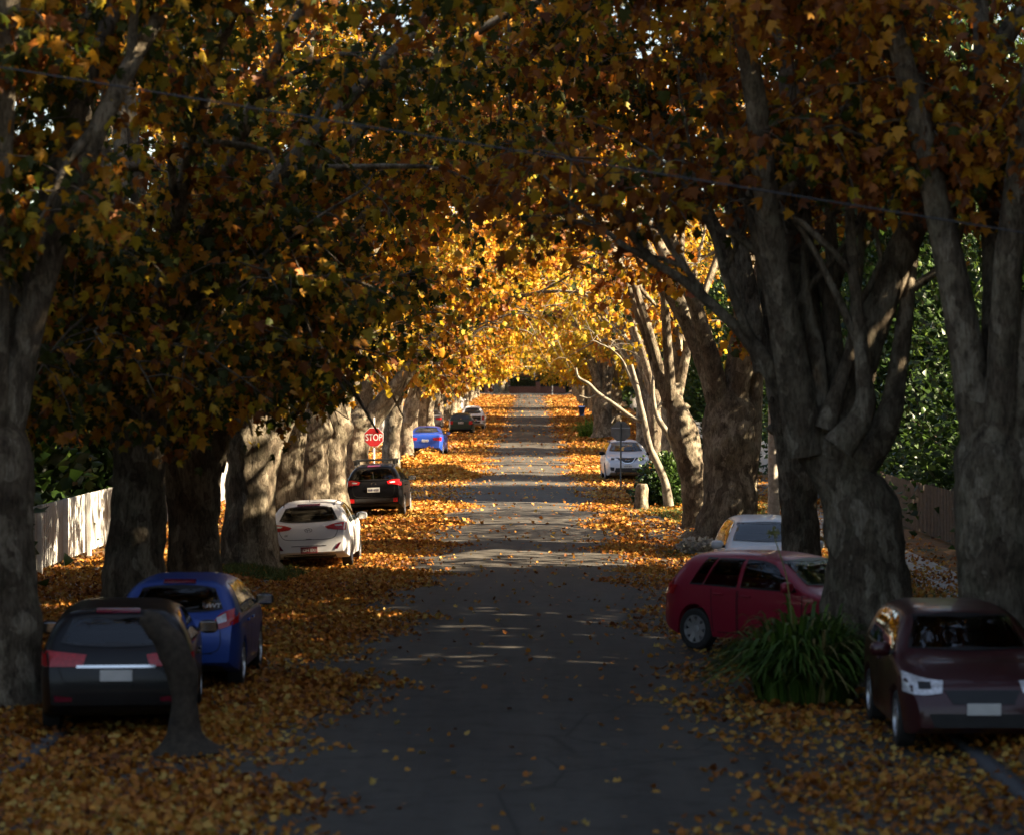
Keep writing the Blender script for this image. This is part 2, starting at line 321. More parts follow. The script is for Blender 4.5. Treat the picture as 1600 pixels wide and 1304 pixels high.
class Car:
    def __init__(s, kind, name, pm, L=None, Wd=None, H=None, loc=(0, 0, 0), rot=(0, 0, 0), label='', cat='car', group=None):
        p = PROF[kind]; s.kind = kind; s.p = p
        s.sx = (L or p['L']) / p['L']; s.sy = (Wd or p['W']) / p['W']; s.sz = (H or p['H']) / p['H']
        s.L = p['L'] * s.sx; s.Wd = p['W'] * s.sy; s.H = p['H'] * s.sz; s.pm = pm
        s.root = empty(name, loc, rot, label, cat, group)
        s.holes = []; s.shell()
    def curve(s, key, x): a = np.array(s.p[key]); return np.interp(x / s.sx, a[:, 0], a[:, 1]) * s.sz
    def shell(s):
        p = s.p
        T = crom([(a, b) for a, b in p['top']], 260); T[:, 0] = np.maximum.accumulate(np.clip(T[:, 0], 0, p['L']))
        d = np.concatenate([[0], np.cumsum(np.hypot(np.diff(T[:, 0]), np.diff(T[:, 1])))])
        xs = np.interp(np.arange(0, d[-1], 0.045), d, T[:, 0]); zs = np.interp(np.arange(0, d[-1], 0.045), d, T[:, 1])
        ex = []
        Ra = p['rw'] + 0.055
        for xw in p['wb']: ex += list(xw + Ra * np.cos(np.linspace(0, math.pi, 19)))
        ex = np.array(ex); xs2 = np.concatenate([xs, ex]); zs2 = np.concatenate([zs, np.interp(ex, T[:, 0], T[:, 1])])
        o = np.lexsort((zs2, xs2)); 
        # keep the order along the profile: rising at the tail, falling at the nose
        key = np.where(xs2 < p['L'] / 2, zs2, -zs2); o = np.lexsort((key, np.round(xs2, 4))); xs, zs = xs2[o], zs2[o]
        hw = p['W'] / 2; rows = []
        for x, zt in zip(xs, zs):
            e0 = max(0, 1 - x / 0.55); e1 = max(0, 1 - (p['L'] - x) / 0.95)
            w = hw * (1 - 0.16 * e0 ** 2.6) * (1 - 0.2 * e1 ** 2.4)
            a = np.array(p['bot']); zb = np.interp(x, a[:, 0], a[:, 1]); a = np.array(p['belt']); zl = np.interp(x, a[:, 0], a[:, 1])
            zb = min(zb, zt - .06); zl = min(zl, zt - 0.035); zl = max(zl, zb + .02)
            za = zb
            for xw in p['wb']:
                q = Ra ** 2 - (x - xw) ** 2
                if q > -1e-6: za = max(za, p['rw'] + math.sqrt(max(q, 0)))
            za = min(za, zl - .02)
            def side(z): 
                t = (z - 0.62) / 0.5
                return w * (1 - 0.055 * max(-t, 0) ** 2.0 - 0.05 * max(t, 0) ** 2)
            pts = [(0, zb), (w * .45, zb), (w - .27, zb), (w - .27, za), (side(za) - .03, za), (side(za), za + .012)]
            for t in np.linspace(0, 1, 10)[1:]:
                z = za + .012 + (zl - za - .012) * t; pts.append((side(z), z))
            yb = side(zl); h = zt - zl
            n = 2.6 + 2.6 * min(1, h / .3)
            tum = 0.46
            for th in np.linspace(0, math.pi / 2, 20)[1:]:
                c, si = max(math.cos(th), 0) ** (2 / n), math.sin(th) ** (2 / n)
                z = zl + h * si; pts.append((max(0, yb * c * (1 - tum * (z - zl) / 1.0)), z))
            pts[-1] = (0, zt)
            rows.append(pts)
        m = len(rows[0]); V = []
        for x, r in zip(xs, rows):
            V += [(x, -y, z) for y, z in r] + [(x, y, z) for y, z in r[-2:0:-1]]
        k = 2 * m - 2; N = len(rows)
        V = np.array(V) * np.array([s.sx, s.sy, s.sz])
        i = np.arange(N - 1)[:, None]; j = np.arange(k)[None, :]; j2 = (j + 1) % k
        Q = np.stack([np.broadcast_to(a, (N - 1, k)) for a in (i * k + j, (i + 1) * k + j, (i + 1) * k + j2, i * k + j2)], -1).reshape(-1, 4)
        capr = [list(range(k)), [(N - 1) * k + q for q in range(k)][::-1]]
        s.V = V; s.F = [list(q) for q in Q] + capr
        s.bvh = BVHTree.FromPolygons([Vector(v) for v in V], s.F)
    def hit(s, view, a, b):
        o, d = {'R': ((a, -4, b), (0, 1, 0)), 'L': ((a, 4, b), (0, -1, 0)), 'B': ((-4, a, b), (1, 0, 0)),
                'F': ((s.L + 4, a, b), (-1, 0, 0)), 'T': ((a, b, 5), (0, 0, -1))}[view]
        d = Vector(d); h = s.bvh.ray_cast(Vector(o), d)
        if h[0] is None:
            q = Vector(o) + d * 4.0; h = s.bvh.find_nearest(q)
        nrm = h[1]
        if nrm.dot(d) > 0: nrm = -nrm
        return h[0], nrm
    def surf(s, name, mat, view, top, bot, off=.005, nu=14, nv=6, parent=None, cut=False, frame=0.0, label=None, sc_=True):
        k = (s.sx if view in 'RLT' else s.sy, s.sz)
        top = crom([(a * k[0], b * k[1]) for a, b in top], nu) ; bot = crom([(a * k[0], b * k[1]) for a, b in bot], nu)
        V = []; NS = []
        for v in np.linspace(0, 1, nv + 1):
            for t, b in zip(top, bot):
                q = t * (1 - v) + b * v; h, n = s.hit(view, q[0], q[1]); V.append(h + n * off); NS.append(n)
        Fs = []
        flip = view in 'BR' 
        for j in range(nv):
            for i in range(nu - 1):
                f = [j * nu + i, j * nu + i + 1, (j + 1) * nu + i + 1, (j + 1) * nu + i]; Fs.append(f)
        Fs = outward(V, Fs, NS)
        mb = MB(); mb.add(V, Fs); o = mb.build(name, mat, parent or s.root, smooth=True)
        if label: o['label'] = label
        loop = list(top) + list(bot[::-1])
        if frame > 0:
            c = np.mean(loop, axis=0); inn = []; out = []
            for q in loop:
                dv = c - q; ln = np.hypot(*dv) + 1e-6; inn.append(q + dv / ln * frame); out.append(q - dv / ln * 0.008)
            n = len(loop); P = []
            for q in out + inn: h, nn = s.hit(view, q[0], q[1]); P.append(h + nn * (off + .003))
            mb = MB(); mb.add(P, [[i, (i + 1) % n, n + (i + 1) % n, n + i] for i in range(n)]); mb.build('window_frame', M_TRIM, o)
        if cut:
            c = np.mean(loop, axis=0); s.holes.append((view, [tuple(q + (c - q) / (np.hypot(*(c - q)) + 1e-6) * 0.012) for q in loop]))
        return o
    def strip(s, name, mat, view, pts, wid=.012, off=.004, parent=None, n=None):
        k = (s.sx if view in 'RLT' else s.sy, s.sz)
        P = crom([(a * k[0], b * k[1]) for a, b in pts], n or max(6, 6 * len(pts)))
        T = np.gradient(P, axis=0); T /= np.linalg.norm(T, axis=1, keepdims=True) + 1e-9; Nn = np.stack([-T[:, 1], T[:, 0]], 1) * wid / 2
        V = []; NS = []
        for q, nn in zip(P, Nn):
            for sg in (-1, 1): h, no = s.hit(view, *(q + nn * sg)); V.append(h + no * off); NS.append(no)
        mb = MB(); mb.add(V, outward(V, [[2 * i, 2 * i + 1, 2 * i + 3, 2 * i + 2] for i in range(len(P) - 1)], NS))
        return mb.build(name, mat, parent or s.root, smooth=True)
    def wheels(s, spokes=5, rim=M_ALLOY, wide=.07):
        p = s.p; r = p['rw'] * s.sz
        for xw in p['wb']:
            for sd in (-1, 1):
                cy = sd * (s.Wd / 2 - .115); c = (xw * s.sx, cy, r)
                M = Matrix.Rotation(R(-90 * sd), 3, 'X')
                t = MB().lathe([(r * .66, -.10), (r * .9, -.105), (r * .985, -.085), (r, -.04), (r, .04), (r * .985, .085), (r * .9, .105), (r * .68, .098), (r * .66, .08)], n=36, rot=M)
                w = t.build('wheel', M_TYRE, s.root, smooth=True); w.location = c
                d = MB().lathe([(r * .67, .085), (r * .64, .098), (r * .61, .085), (r * .59, .04), (r * .1, .03), (0.001, .03)], n=36, rot=M, m=0)
                for q in range(spokes):
                    a = 2 * math.pi * q / spokes + .3
                    Mz = M @ Matrix.Rotation(a, 3, 'Z')
                    P = [(r * .08, -wide * .55, .07), (r * .62, -wide * .5, .088), (r * .62, wide * .5, .088), (r * .08, wide * .55, .07),
                         (r * .08, -wide * .55, .03), (r * .62, -wide * .5, .03), (r * .62, wide * .5, .03), (r * .08, wide * .55, .03)]
                    d.add([Mz @ Vector(v) for v in P], [(0, 1, 2, 3), (0, 4, 5, 1), (3, 2, 6, 7), (1, 5, 6, 2)], 1)
                d.lathe([(r * .2, .05), (r * .18, .082), (0.001, .086)], n=18, rot=M, m=1)
                d.lathe([(r * .68, .082), (r * .66, .1), (r * .62, .1), (r * .6, .07)], n=36, rot=M, m=1)
                d.build('rim', [M_BLACKP, rim], w, smooth=True)
    def mirrors(s, mat=None, x=None, z=None):
        p = s.p; xm = (x or p['side'][3] - .12) * s.sx; zm = (z or (np.interp(p['side'][3], *np.array(p['belt']).T) + .1)) * s.sz
        for sd in (-1, 1):
            V = []; Fs = []
            hw = s.Wd / 2
            bm = bmesh.new(); bmesh.ops.create_uvsphere(bm, u_segments=14, v_segments=10, radius=1)
            for v in bm.verts:
                c = v.co; c.x = c.x * .085 if c.x > 0 else c.x * .03; c.y *= .125; c.z *= .085
                c.y = math.copysign(abs(c.y / .125) ** .75 * .125, c.y); c.z = math.copysign(abs(c.z / .085) ** .75 * .085, c.z)
            me = bpy.data.meshes.new('mirror'); bm.to_mesh(me); bm.free(); me.materials.append(mat or s.pm)
            me.polygons.foreach_set('use_smooth', [True] * len(me.polygons))
            o = link(bpy.data.objects.new('mirror', me), s.root); o.location = (xm, sd * (hw + .09), zm)
            arm = MB().box((xm + .02, sd * (hw - .02), zm - .03), (.07, .16, .045), bev=.012).build('mirror_arm', M_BLACKP, o); arm.location = (-xm, -sd * (hw + .09), -zm)
            MB().box((-.033, 0, 0), (.006, .2, .12), bev=.002).build('mirror_glass', M_CHROME, o)
    def plate(s, text, mat, tmat, view='B', z=.62, y=0.0, w=.37, h=.13):
        P, n = s.hit(view, y, z * s.sz); sg = -1 if view == 'B' else 1
        x = P.x + sg * .018
        o = MB().box((0, 0, 0), (.012, w, h), bev=.003).build('number_plate', mat, s.root); o.location = (x, y, z * s.sz)
        if not text: return o
        t = text_mesh('plate_text', text, h * .68, tmat, o, maxw=w * .86)
        if view == 'B': t.rotation_euler = (R(90), 0, R(-90)); t.location = (-.0085, 0, -h * .24)
        else: t.rotation_euler = (R(90), 0, R(90)); t.location = (.0085, 0, -h * .24)
        return o
    def standard(s, rear=True, front=True, cutglass=True):
        """glazing, doors, seams, seats"""
        p = s.p; zt, yt, zb, yb = p['rearwin']
        s.rg = s.surf('rear_window', M_GLASS if cutglass else M_HGLASS, 'B', [(-yt, zt - .03), (-yt * .6, zt), (0, zt + .005), (yt * .6, zt), (yt, zt - .03)],
               [(-yb, zb + .03), (-yb * .7, zb), (0, zb - .012), (yb * .7, zb), (yb, zb + .03)], off=.006, nu=20, nv=8, cut=cutglass, frame=.045)
        zt, yt, zb, yb = p['wind']
        s.surf('windscreen', M_GLASSC if cutglass else M_HGLASS, 'F', [(-yt, zt), (0, zt + .015), (yt, zt)], [(-yb, zb), (0, zb - .02), (yb, zb)], off=.006, nu=20, nv=8, cut=cutglass, frame=.04)
        xb, xt, xt1, xb1 = p['side']; bp = p['bpil'][0]
        top = np.array(p['top']); bl = np.array(p['belt'])
        zr = lambda x: np.interp(x, top[:, 0], top[:, 1]) - .085
        zl = lambda x: np.interp(x, bl[:, 0], bl[:, 1]) + .03
        def sidewin(a0, a1, b0, b1, name, view, par):   # bottom a0..a1, top b0..b1
            xsb = np.linspace(a0, a1, 5); xst = np.linspace(b0, b1, 5)
            s.surf(name, M_GLASS if cutglass else M_HGLASS, view, [(x, max(min(zr(x), s.p['H'] - .1), zl(x) + .01)) for x in xst], [(x, zl(x)) for x in xsb], off=.006, nu=12, nv=6, cut=cutglass, frame=.022, parent=par)
        for view in 'RL':
            zlo = .30
            # doors: body-colour skins standing a hair proud, with a dark gap round each
            def door(x0, x1, x0t, x1t):
                T = [(x0t + (x1t - x0t) * t, zl(x0t + (x1t - x0t) * t) - .045) for t in (0, .33, .66, 1)]
                B = [(x0 + (x1 - x0) * t, zlo) for t in (0, .33, .66, 1)]
                d = s.surf('door', s.pm, view, T, B, off=.004, nu=10, nv=6)
                s.strip('panel_gap', M_SEAM, view, [B[0], T[0]], .014, .006, d); s.strip('panel_gap', M_SEAM, view, [B[-1], T[-1]], .014, .006, d)
                hx = x0t + .1; zh = zl(hx) - .12
                P, n = s.hit(view, (hx + .08) * s.sx, zh * s.sz)
                h = MB().box((0, 0, 0), (.2, .035, .03), bev=.012).build('handle', s.pm, d, smooth=True); h.location = P + n * .022
                return d
            x0 = p['wb'][0]; fd = xb1 + .12
            d1 = door(bp + .03, fd, bp + .03, fd)
            sidewin(bp + .06, xb1, bp + .05, xt1, 'door_window', view, d1)
            if s.kind != 'ute' or True:
                rx = x0 + .42 if s.kind != 'ute' else bp - .72
                d2 = door(rx, bp - .0, max(rx - .05, xb + .28), bp - .0)
                sidewin(xb + (.3 if s.kind != 'sedan' else .12), bp - .03, xt + .17, bp - .02, 'door_window', view, d2)
                if s.kind in ('hatch', 'suv'): sidewin(xb, xb + .27, xt - .1, xt + .13, 'quarter_window', view, s.root)
        s.strip('sill', M_BLACKP, 'R', [(p['wb'][0] + .42, .235), (p['wb'][1] - .42, .235)], .08, .006); s.strip('sill', M_BLACKP, 'L', [(p['wb'][0] + .42, .235), (p['wb'][1] - .42, .235)], .08, .006)
        if cutglass:
            bx = p['bpil'][0]
            for (x, z) in ((bx + .25, .5), (bx - .75, .52)):
                for y in (-.38, .38):
                    m = MB().box((x, y, z * s.sz), (.16, .46, .62), rot=Matrix.Rotation(R(-12), 3, 'Y'), bev=.06)
                    m.box((x - .12, y, z * s.sz + .44), (.1, .26, .18), rot=Matrix.Rotation(R(-8), 3, 'Y'), bev=.04)
                    m.build('seat', M_SEAT, s.root, smooth=True)
            MB().box((p['side'][3] - .1, 0, p['wind'][2] * s.sz - .22), (.5, 1.3 * s.sy, .28), bev=.05).build('dashboard', M_SEAT, s.root)
            MB().box((s.L * .45, 0, .34), (s.L * .62, 1.4 * s.sy, .04)).build('cabin_floor', M_SEAT, s.root)
    def finish(s):
        def inside(poly, x, y):
            c = False; n = len(poly); j = n - 1
            for i in range(n):
                xi, yi = poly[i]; xj, yj = poly[j]
                if (yi > y) != (yj > y) and x < (xj - xi) * (y - yi) / (yj - yi + 1e-12) + xi: c = not c
                j = i
            return c
        keep = []; V = s.V
        for f in s.F:
            if len(f) > 4: keep.append(f); continue
            c = V[f].mean(0); drop = False
            for view, poly in s.holes:
                ax = (0, 2) if view in 'RL' else (1, 2)
                if view == 'R' and c[1] > -.3 or view == 'L' and c[1] < .3: continue
                if view == 'B' and c[0] > s.L * .45 or view == 'F' and c[0] < s.L * .4: continue
                if all(inside(poly, V[i][ax[0]], V[i][ax[1]]) for i in f): drop = True; break
            if not drop: keep.append(f)
        mb = MB(); mb.add(V, keep); mb.build('body', s.pm, s.root, smooth=True, sharp=38)
        # floor pan under the shell so that no daylight shows through
        return s.root
def text_mesh(name, txt, size, mat, parent=None, maxw=None):
    cu = bpy.data.curves.new('lettering', 'FONT'); cu.body = txt; cu.size = size; cu.align_x = 'CENTER'; cu.extrude = .001; cu.offset = size * .012
    o = bpy.data.objects.new('lettering', cu); COL.objects.link(o)
    dg = bpy.context.evaluated_depsgraph_get(); dg.update()
    me = bpy.data.meshes.new_from_object(o.evaluated_get(dg)); me.name = name
    bpy.data.objects.remove(o)
    xs = [v.co.x for v in me.vertices]
    if maxw and xs and max(xs) - min(xs) > maxw:
        k = maxw / (max(xs) - min(xs))
        for v in me.vertices: v.co.x *= k
    me.materials.clear(); me.materials.append(mat)
    return link(bpy.data.objects.new(name, me), parent)
def ring_badge(c, pos, mat, rx, rz, wid=.012, name='badge', extra=None, tilt=0):
    V = []; n = 28
    for k in range(n):
        a = 2 * math.pi * k / n
        for q in (1, 1 - wid / rx): V.append((0, rx * q * math.cos(a), rz * q * math.sin(a)))
    Fs = [[2 * k, 2 * k + 1, (2 * k + 3) % (2 * n), (2 * k + 2) % (2 * n)] for k in range(n)]
    mb = MB(); mb.add(V, Fs)
    for seg in (extra or []):
        P = np.array(seg, float); 
        mb.tube([(0, a * rx, b * rz) for a, b in seg], [wid * .42] * len(seg), 5)
    o = mb.build(name, mat, c.root); o.location = pos
    o.rotation_euler = (0, tilt, 0); return o
# ------------------------------------------------------------------ sun
SUN_EL, SUN_AZ = R(30), R(9)      # from the right, a little behind the camera
S = np.array([math.cos(SUN_EL) * math.cos(SUN_AZ), -math.cos(SUN_EL) * math.sin(SUN_AZ), math.sin(SUN_EL)])
LT = np.array([(0, 0), (38, 0), (40, .35), (43, .35), (44, 0), (45, .36), (47, .36), (48, 0), (49, .4), (53, .4), (54.5, 0), (62, 0), (63, .68), (68.5, .68), (69, .03), (73, .03), (74, .42), (78, .42), (80, .42), (86.5, .7),
               (87.5, .45), (91, .45), (92.5, 1), (98, 1), (99.5, .03), (103, .03), (104, .4), (104.8, .03), (127, .03), (129.5, 1), (141, 1), (142.5, .2), (144.5, 1), (157, 1), (160, .2), (172, .12),
               (174, .7), (184, .7), (187, .1), (200, .1), (203, .6), (208, .1), (222, .12), (230, .7), (240, .15), (258, .2), (264, .9), (288, .9), (300, .2), (315, .9), (390, .8), (418, .6), (424, 0), (700, 0)])  # planned sun patches by distance; foliage is culled to match
def thin(P):
    """share of leaves culled along sun rays, to let in the sun patches planned in LT"""
    g = P[:, :2] - S[None, :2] * (P[:, 2:3] / S[2])
    gy = g[:, 1] + .9 * np.sin(g[:, 0] * .8 + g[:, 1] * .25) + .5 * np.sin(g[:, 0] * 2.3)
    L = np.interp(gy, LT[:, 0], LT[:, 1])
    lf = np.clip((-7.5 - g[:, 0]) / 2, 0, 1) * np.interp(gy, [60, 64, 98, 102], [0, 1, 1, 0]); L = np.maximum(L, .55 * lf)
    L = L * np.clip((g[:, 0] + 15.5) / 2, 0, 1) * np.clip((9 - g[:, 0]) / 2, 0, 1)
    return 1 - (1 - np.clip(L, 0, .995)) ** 2.2
# ------------------------------------------------------------------ leaves
def template(kind):
    if kind == 'big':
        half = [(.0, .0), (.2, -.05), (.5, .1), (.3, .27), (.56, .6), (.24, .56), (0, 1.05)]
    elif kind == 'mid':
        half = [(.0, .0), (.48, .08), (.27, .28), (.5, .62), (0, 1.0)]
    else:
        half = [(.0, .0), (.42, .3), (0, 1.0)]
    out = half + [(-x, y) for x, y in half[-2:0:-1]]
    V = [(0, .36, 0.0)] + [(x, y, 0) for x, y in out]
    V = np.array(V, float)
    if kind == 'small': V = V[1:]
    V[:, 2] = -.75 * np.abs(V[:, 0]) ** 1.15 - .45 * (V[:, 1] - .35) ** 2
    n = len(out)
    if kind == 'small': T = np.array([(0, 1, 2), (0, 2, 3)])
    else: T = np.array([(0, 1 + i, 1 + (i + 1) % n) for i in range(n)])
    return V, T
TPL = {k: template(k) for k in ('big', 'mid', 'small')}
def norm(a): return a / (np.linalg.norm(a, axis=1, keepdims=True) + 1e-9)
def leaf_geo(P, D, Nn, size, kind, curl=None):
    V0, T0 = TPL[kind]; n = len(P)
    D = norm(D); Sd = norm(np.cross(D, Nn)); Nn = np.cross(Sd, D)
    v = V0[None] * size[:, None, None]
    z = v[:, :, 2:3] * (curl[:, None, None] if curl is not None else 1)
    V = P[:, None] + v[:, :, 0:1] * Sd[:, None] + v[:, :, 1:2] * D[:, None] + z * Nn[:, None]
    T = T0[None] + (np.arange(n) * len(V0))[:, None, None]
    return V.reshape(-1, 3), T.reshape(-1, 3), len(V0)
# ------------------------------------------------------------------ trees
def clear_z(P, zmin):
    """foliage is lopped clear of the carriageway, higher over its middle"""
    x, y = P[:, 0], P[:, 1]; xs = [-5.2, -4.4, -2.8, -1.4, 0, 2, 4, 6]
    n = np.interp(x, xs, [0, 3.25, 4.15, 5.2, 5.8, 6.1, 6.2, 5.8]); m = np.interp(x, xs, [0, 3.4, 4.3, 5.0, 5.3, 5.2, 4.9, 4.5]); f = np.interp(x, xs, [0, 3.2, 4.1, 4.5, 4.6, 4.5, 4.2, 3.6])
    w = np.clip((y - 52) / 14, 0, 1); v = np.clip((y - 105) / 25, 0, 1)
    u = np.clip((y - 170) / 60, 0, 1); f = f - np.clip(f - 3.35, 0, None) * u
    return np.maximum(np.minimum(zmin, 3.35 + 9 * (1 - u)), (n * (1 - w) + m * w) * (1 - v) + f * v) + gz(x, y)
def rough_tube(mb, path, rad, n, amp, seed, m=0, flare=0.0):
    V, Q, caps = tube_np(path, rad, n)
    C = np.repeat(path, n, 0); Rr = np.repeat(rad, n)
    so = Vector((seed * 3.1, seed * 1.7, seed))
    for i in range(len(V)):
        p = Vector(V[i]); d = (V[i] - C[i])
        w = noise.noise(p * 1.3 + so) * .6 + noise.noise(p * 3.2 + so) * .3 + noise.noise(Vector((p.x * 7, p.y * 7, p.z * 3)) + so) * .2 + noise.noise(Vector((p.x * 17, p.y * 17, p.z * 5)) + so) * .13
        V[i] = C[i] + d * (1 + amp * w)
    mb.add(V, [list(q) for q in Q] + [caps[1]], m)
def plane_tree(x, y, seed, r=.52, fork=3.0, label='', group=None, trunk=None, limbs=None, nauto=5, nleaf=7000, leafkind='mid', size=.2, toward=0.0,
               reach=6.0, zmin=4.2, tint=(.5, .2), hero=False, top=9.0, name='plane_tree', bark=None, nolow=None, thinning=1.0, wide=1.0, nsec=6, ndroop=0, mix=None):
    rg = np.random.default_rng(seed); z0 = gzf(x, y) - .05
    root = empty(name, (0, 0, 0), label=label, cat='tree', group=group)
    root.location = (x, y, z0)
    O = np.array([x, y, z0])
    tb = MB()
    if trunk is None:
        lean = rg.normal(0, .06, 2)
        pts = [(x, y, z0), (x, y, z0 + .25), (x + lean[0], y + lean[1], z0 + 1.3), (x + 2 * lean[0], y + 2 * lean[1], z0 + fork - .3), (x + 2.2 * lean[0], y + 2.2 * lean[1], z0 + fork + .35)]
        rr = [r * 1.45, r * 1.14, r, r * 1.06, r * .72]
    else: pts, rr = trunk
    k = 60 if hero else 16
    P = crom(pts, k); rad = np.maximum(crom(np.array(rr)[:, None], k)[:, 0], .02)
    rough_tube(tb, P - O, rad, 44 if hero else 12, .26, seed)
    tip = P[-1]
    curves = []
    for L in (limbs or []):
        lp = crom(L[0], 26); lr = crom(np.array(L[1])[:, None], 26)[:, 0]
        rough_tube(tb, lp - O, np.maximum(lr, .015), 16, .2, seed + len(curves)); curves.append((lp, lr))
    a0 = rg.uniform(0, 6.28)
    for i in range(nauto):
        az = a0 + 2 * math.pi * i / nauto + rg.normal(0, .25)
        d = np.array([math.cos(az) + .45 * toward, math.sin(az) * .9]); d /= np.hypot(*d)
        ln = reach * rg.uniform(.8, 1.15) * (1.25 if d[0] * toward > .4 else .85)
        rise = (top - fork) * rg.uniform(.7, 1.1)
        s0 = np.array([P[-2][0], P[-2][1], tip[2] - .45]) + np.array([d[0], d[1], 0]) * r * .35
        pts_ = [s0, s0 + np.array([d[0] * ln * .12, d[1] * ln * .12, rise * .28]), s0 + np.array([d[0] * ln * .38, d[1] * ln * .38, rise * .68]),
                s0 + np.array([d[0] * ln * .72, d[1] * ln * .72, rise * .92]), s0 + np.array([d[0] * ln, d[1] * ln, rise * .93])]
        pts_ = [q + (rg.normal(0, .22, 3) if j > 1 else 0) for j, q in enumerate(pts_)]
        b = r * rg.uniform(.36, .5)
        lp = crom(pts_, 14); lr = crom(np.array([b * 1.1, b * .8, b * .5, b * .3, b * .12])[:, None], 14)[:, 0]
        rough_tube(tb, lp - O, lr, 10 if hero else 7, .14, seed + 31 * i); curves.append((lp, lr))
    for i in range(ndroop):
        az = -math.pi / 2 + (i - (ndroop - 1) / 2) * 1.05 + rg.normal(0, .2) + .5 * toward
        d = np.array([math.cos(az), math.sin(az)]); ln = reach * rg.uniform(.32, .5); hz = tip[2] - .5
        q = [np.array([P[-3][0] + d[0] * a * ln, P[-3][1] + d[1] * a * ln, hz + b]) for a, b in ((.03, 0), (.3, 1.5), (.65, 2.0), (.9, 1.3), (1.1, .3))]
        lp = crom(q, 14); lr = np.linspace(r * .22, .02, 14)
        rough_tube(tb, lp - O, lr, 8, .14, seed + 57 * i); curves += [(lp, lr), (lp, lr)]
    # knobs where old limbs were cut back
    if hero and limbs is None:
        for i in range(3):
            a = rg.uniform(0, 6.28); h = P[int(k * rg.uniform(.55, .92))]
            c = h + np.array([math.cos(a), math.sin(a), 0]) * r * .8
            pk = np.array([h + (c - h) * .4, c, c + (c - h) * .35]); rough_tube(tb, pk - O, np.array([r * .45, r * .3, r * .05]), 14, .6, seed + i)
    # secondary branches
    sec = []
    for lp, lr in curves:
        n2 = nsec
        for j in range(n2):
            t = int(len(lp) * rg.uniform(.3, .98)); t = min(t, len(lp) - 1)
            dr = lp[min(t + 1, len(lp) - 1)] - lp[max(t - 1, 0)]; dr /= np.linalg.norm(dr) + 1e-9
            if lp[t][2] < zmin - .9: continue
            d = dr * .6 + rg.normal(0, .6, 3) + np.array([toward * .15, 0, .12]); d /= np.linalg.norm(d)
            ln = rg.uniform(1.6, 3.2) * reach / 6
            q = [lp[t], lp[t] + d * ln * .4, lp[t] + d * ln * .75 + (0, 0, -.1), lp[t] + d * ln + (0, 0, -.45)]
            q = [np.array(w) + (rg.normal(0, .09, 3) if w is not q[0] else 0) for w in q]
            if np.any(np.array(q)[2:, 2] < clear_z(np.array(q)[2:], zmin)): continue
            sp = crom(q, 7); rb = min(lr[t] * .6, .07) + .012; srad = np.linspace(rb, .01, 7)
            V, Q, _ = tube_np(sp, srad, 5); tb.add(V - O, [list(f) for f in Q], 0); sec.append(sp)
        if lp[-1][2] > zmin - .9: sec.append(lp[-6:])
    tr = tb.build('trunk', bark or M_BARK, root, smooth=True, sharp=80)
    # twigs and leaves
    ntw = max(60, nleaf // 30); VT = []; FT = []; nv = 0; LP = []; LD = []; LTt = []
    per = 36
    for i in range(ntw):
        sp = sec[rg.integers(len(sec))]; t = rg.uniform(.25, 1) * (len(sp) - 1); b = sp[int(t)]
        d = rg.normal(0, 1, 3); d[2] = d[2] * .5 - .05; d /= np.linalg.norm(d); ln = rg.uniform(.7, 1.7) * wide
        q = np.array([b, b + d * ln * .5, b + d * ln + np.array([0, 0, -.25 - .3 * rg.random()])])
        if np.any(q[1:, 2] < clear_z(q[1:], zmin) - .1): continue
        tp = crom(q, 4)
        V, Q, _ = tube_np(tp, np.linspace(.016, .005, 4), 3); VT.append(V); FT.append(Q + nv); nv += len(V)
        u = rg.uniform(.15, 1.05, per)[:, None]
        base = q[0] * (1 - u) ** 2 + 2 * q[1] * u * (1 - u) + q[2] * u ** 2
        off = rg.normal(0, .17 * wide, (per, 3)); off[:, 2] -= .06
        LP.append(base + off); dd = off * 1.6 + np.array([0, 0, -.75]) + rg.normal(0, .35, (per, 3)); LD.append(dd)
        LTt.append(np.full(per, rg.normal(tint[0], tint[1])) + rg.normal(0, .09, per))
    LP = np.vstack(LP); LD = np.vstack(LD); LTt = np.concatenate(LTt)
    if mix is not None:
        kk = rg.random(len(LP)) + .35 * np.repeat(rg.normal(0, .5, len(LP) // per), per); cs = np.cumsum(mix)
        mean = np.select([kk < cs[0], kk < cs[1], kk < cs[2]], [.1, .4, .62], .92); LTt = mean + rg.normal(0, .06, len(LP))
    keep = (LP[:, 2] > clear_z(LP, zmin) + rg.normal(0, .22, len(LP))) & (rg.random(len(LP)) > .97 * thinning * thin(LP))
    if nolow: keep &= ~nolow(LP)
    LP, LD, LTt = LP[keep], LD[keep], LTt[keep]
    n = len(LP)
    Vl, Tl, kv = leaf_geo(LP, LD, rg.normal(0, 1, (n, 3)) + np.array([0, -.5, .3]), size * rg.uniform(.5, 1.25, n), leafkind, rg.uniform(-1.2, 2.4, n))
    VT = np.vstack(VT); FT = np.vstack(FT)
    V = np.vstack([VT, Vl]) - O
    mesh_np('crown', V, [FT, Tl + len(VT)], [M_TWIG, M_LEAF], np.concatenate([np.zeros(len(FT)), np.ones(len(Tl))]),
            np.concatenate([np.zeros(len(VT)), np.repeat(np.clip(LTt, 0, 1), kv)]), parent=root)
    return root
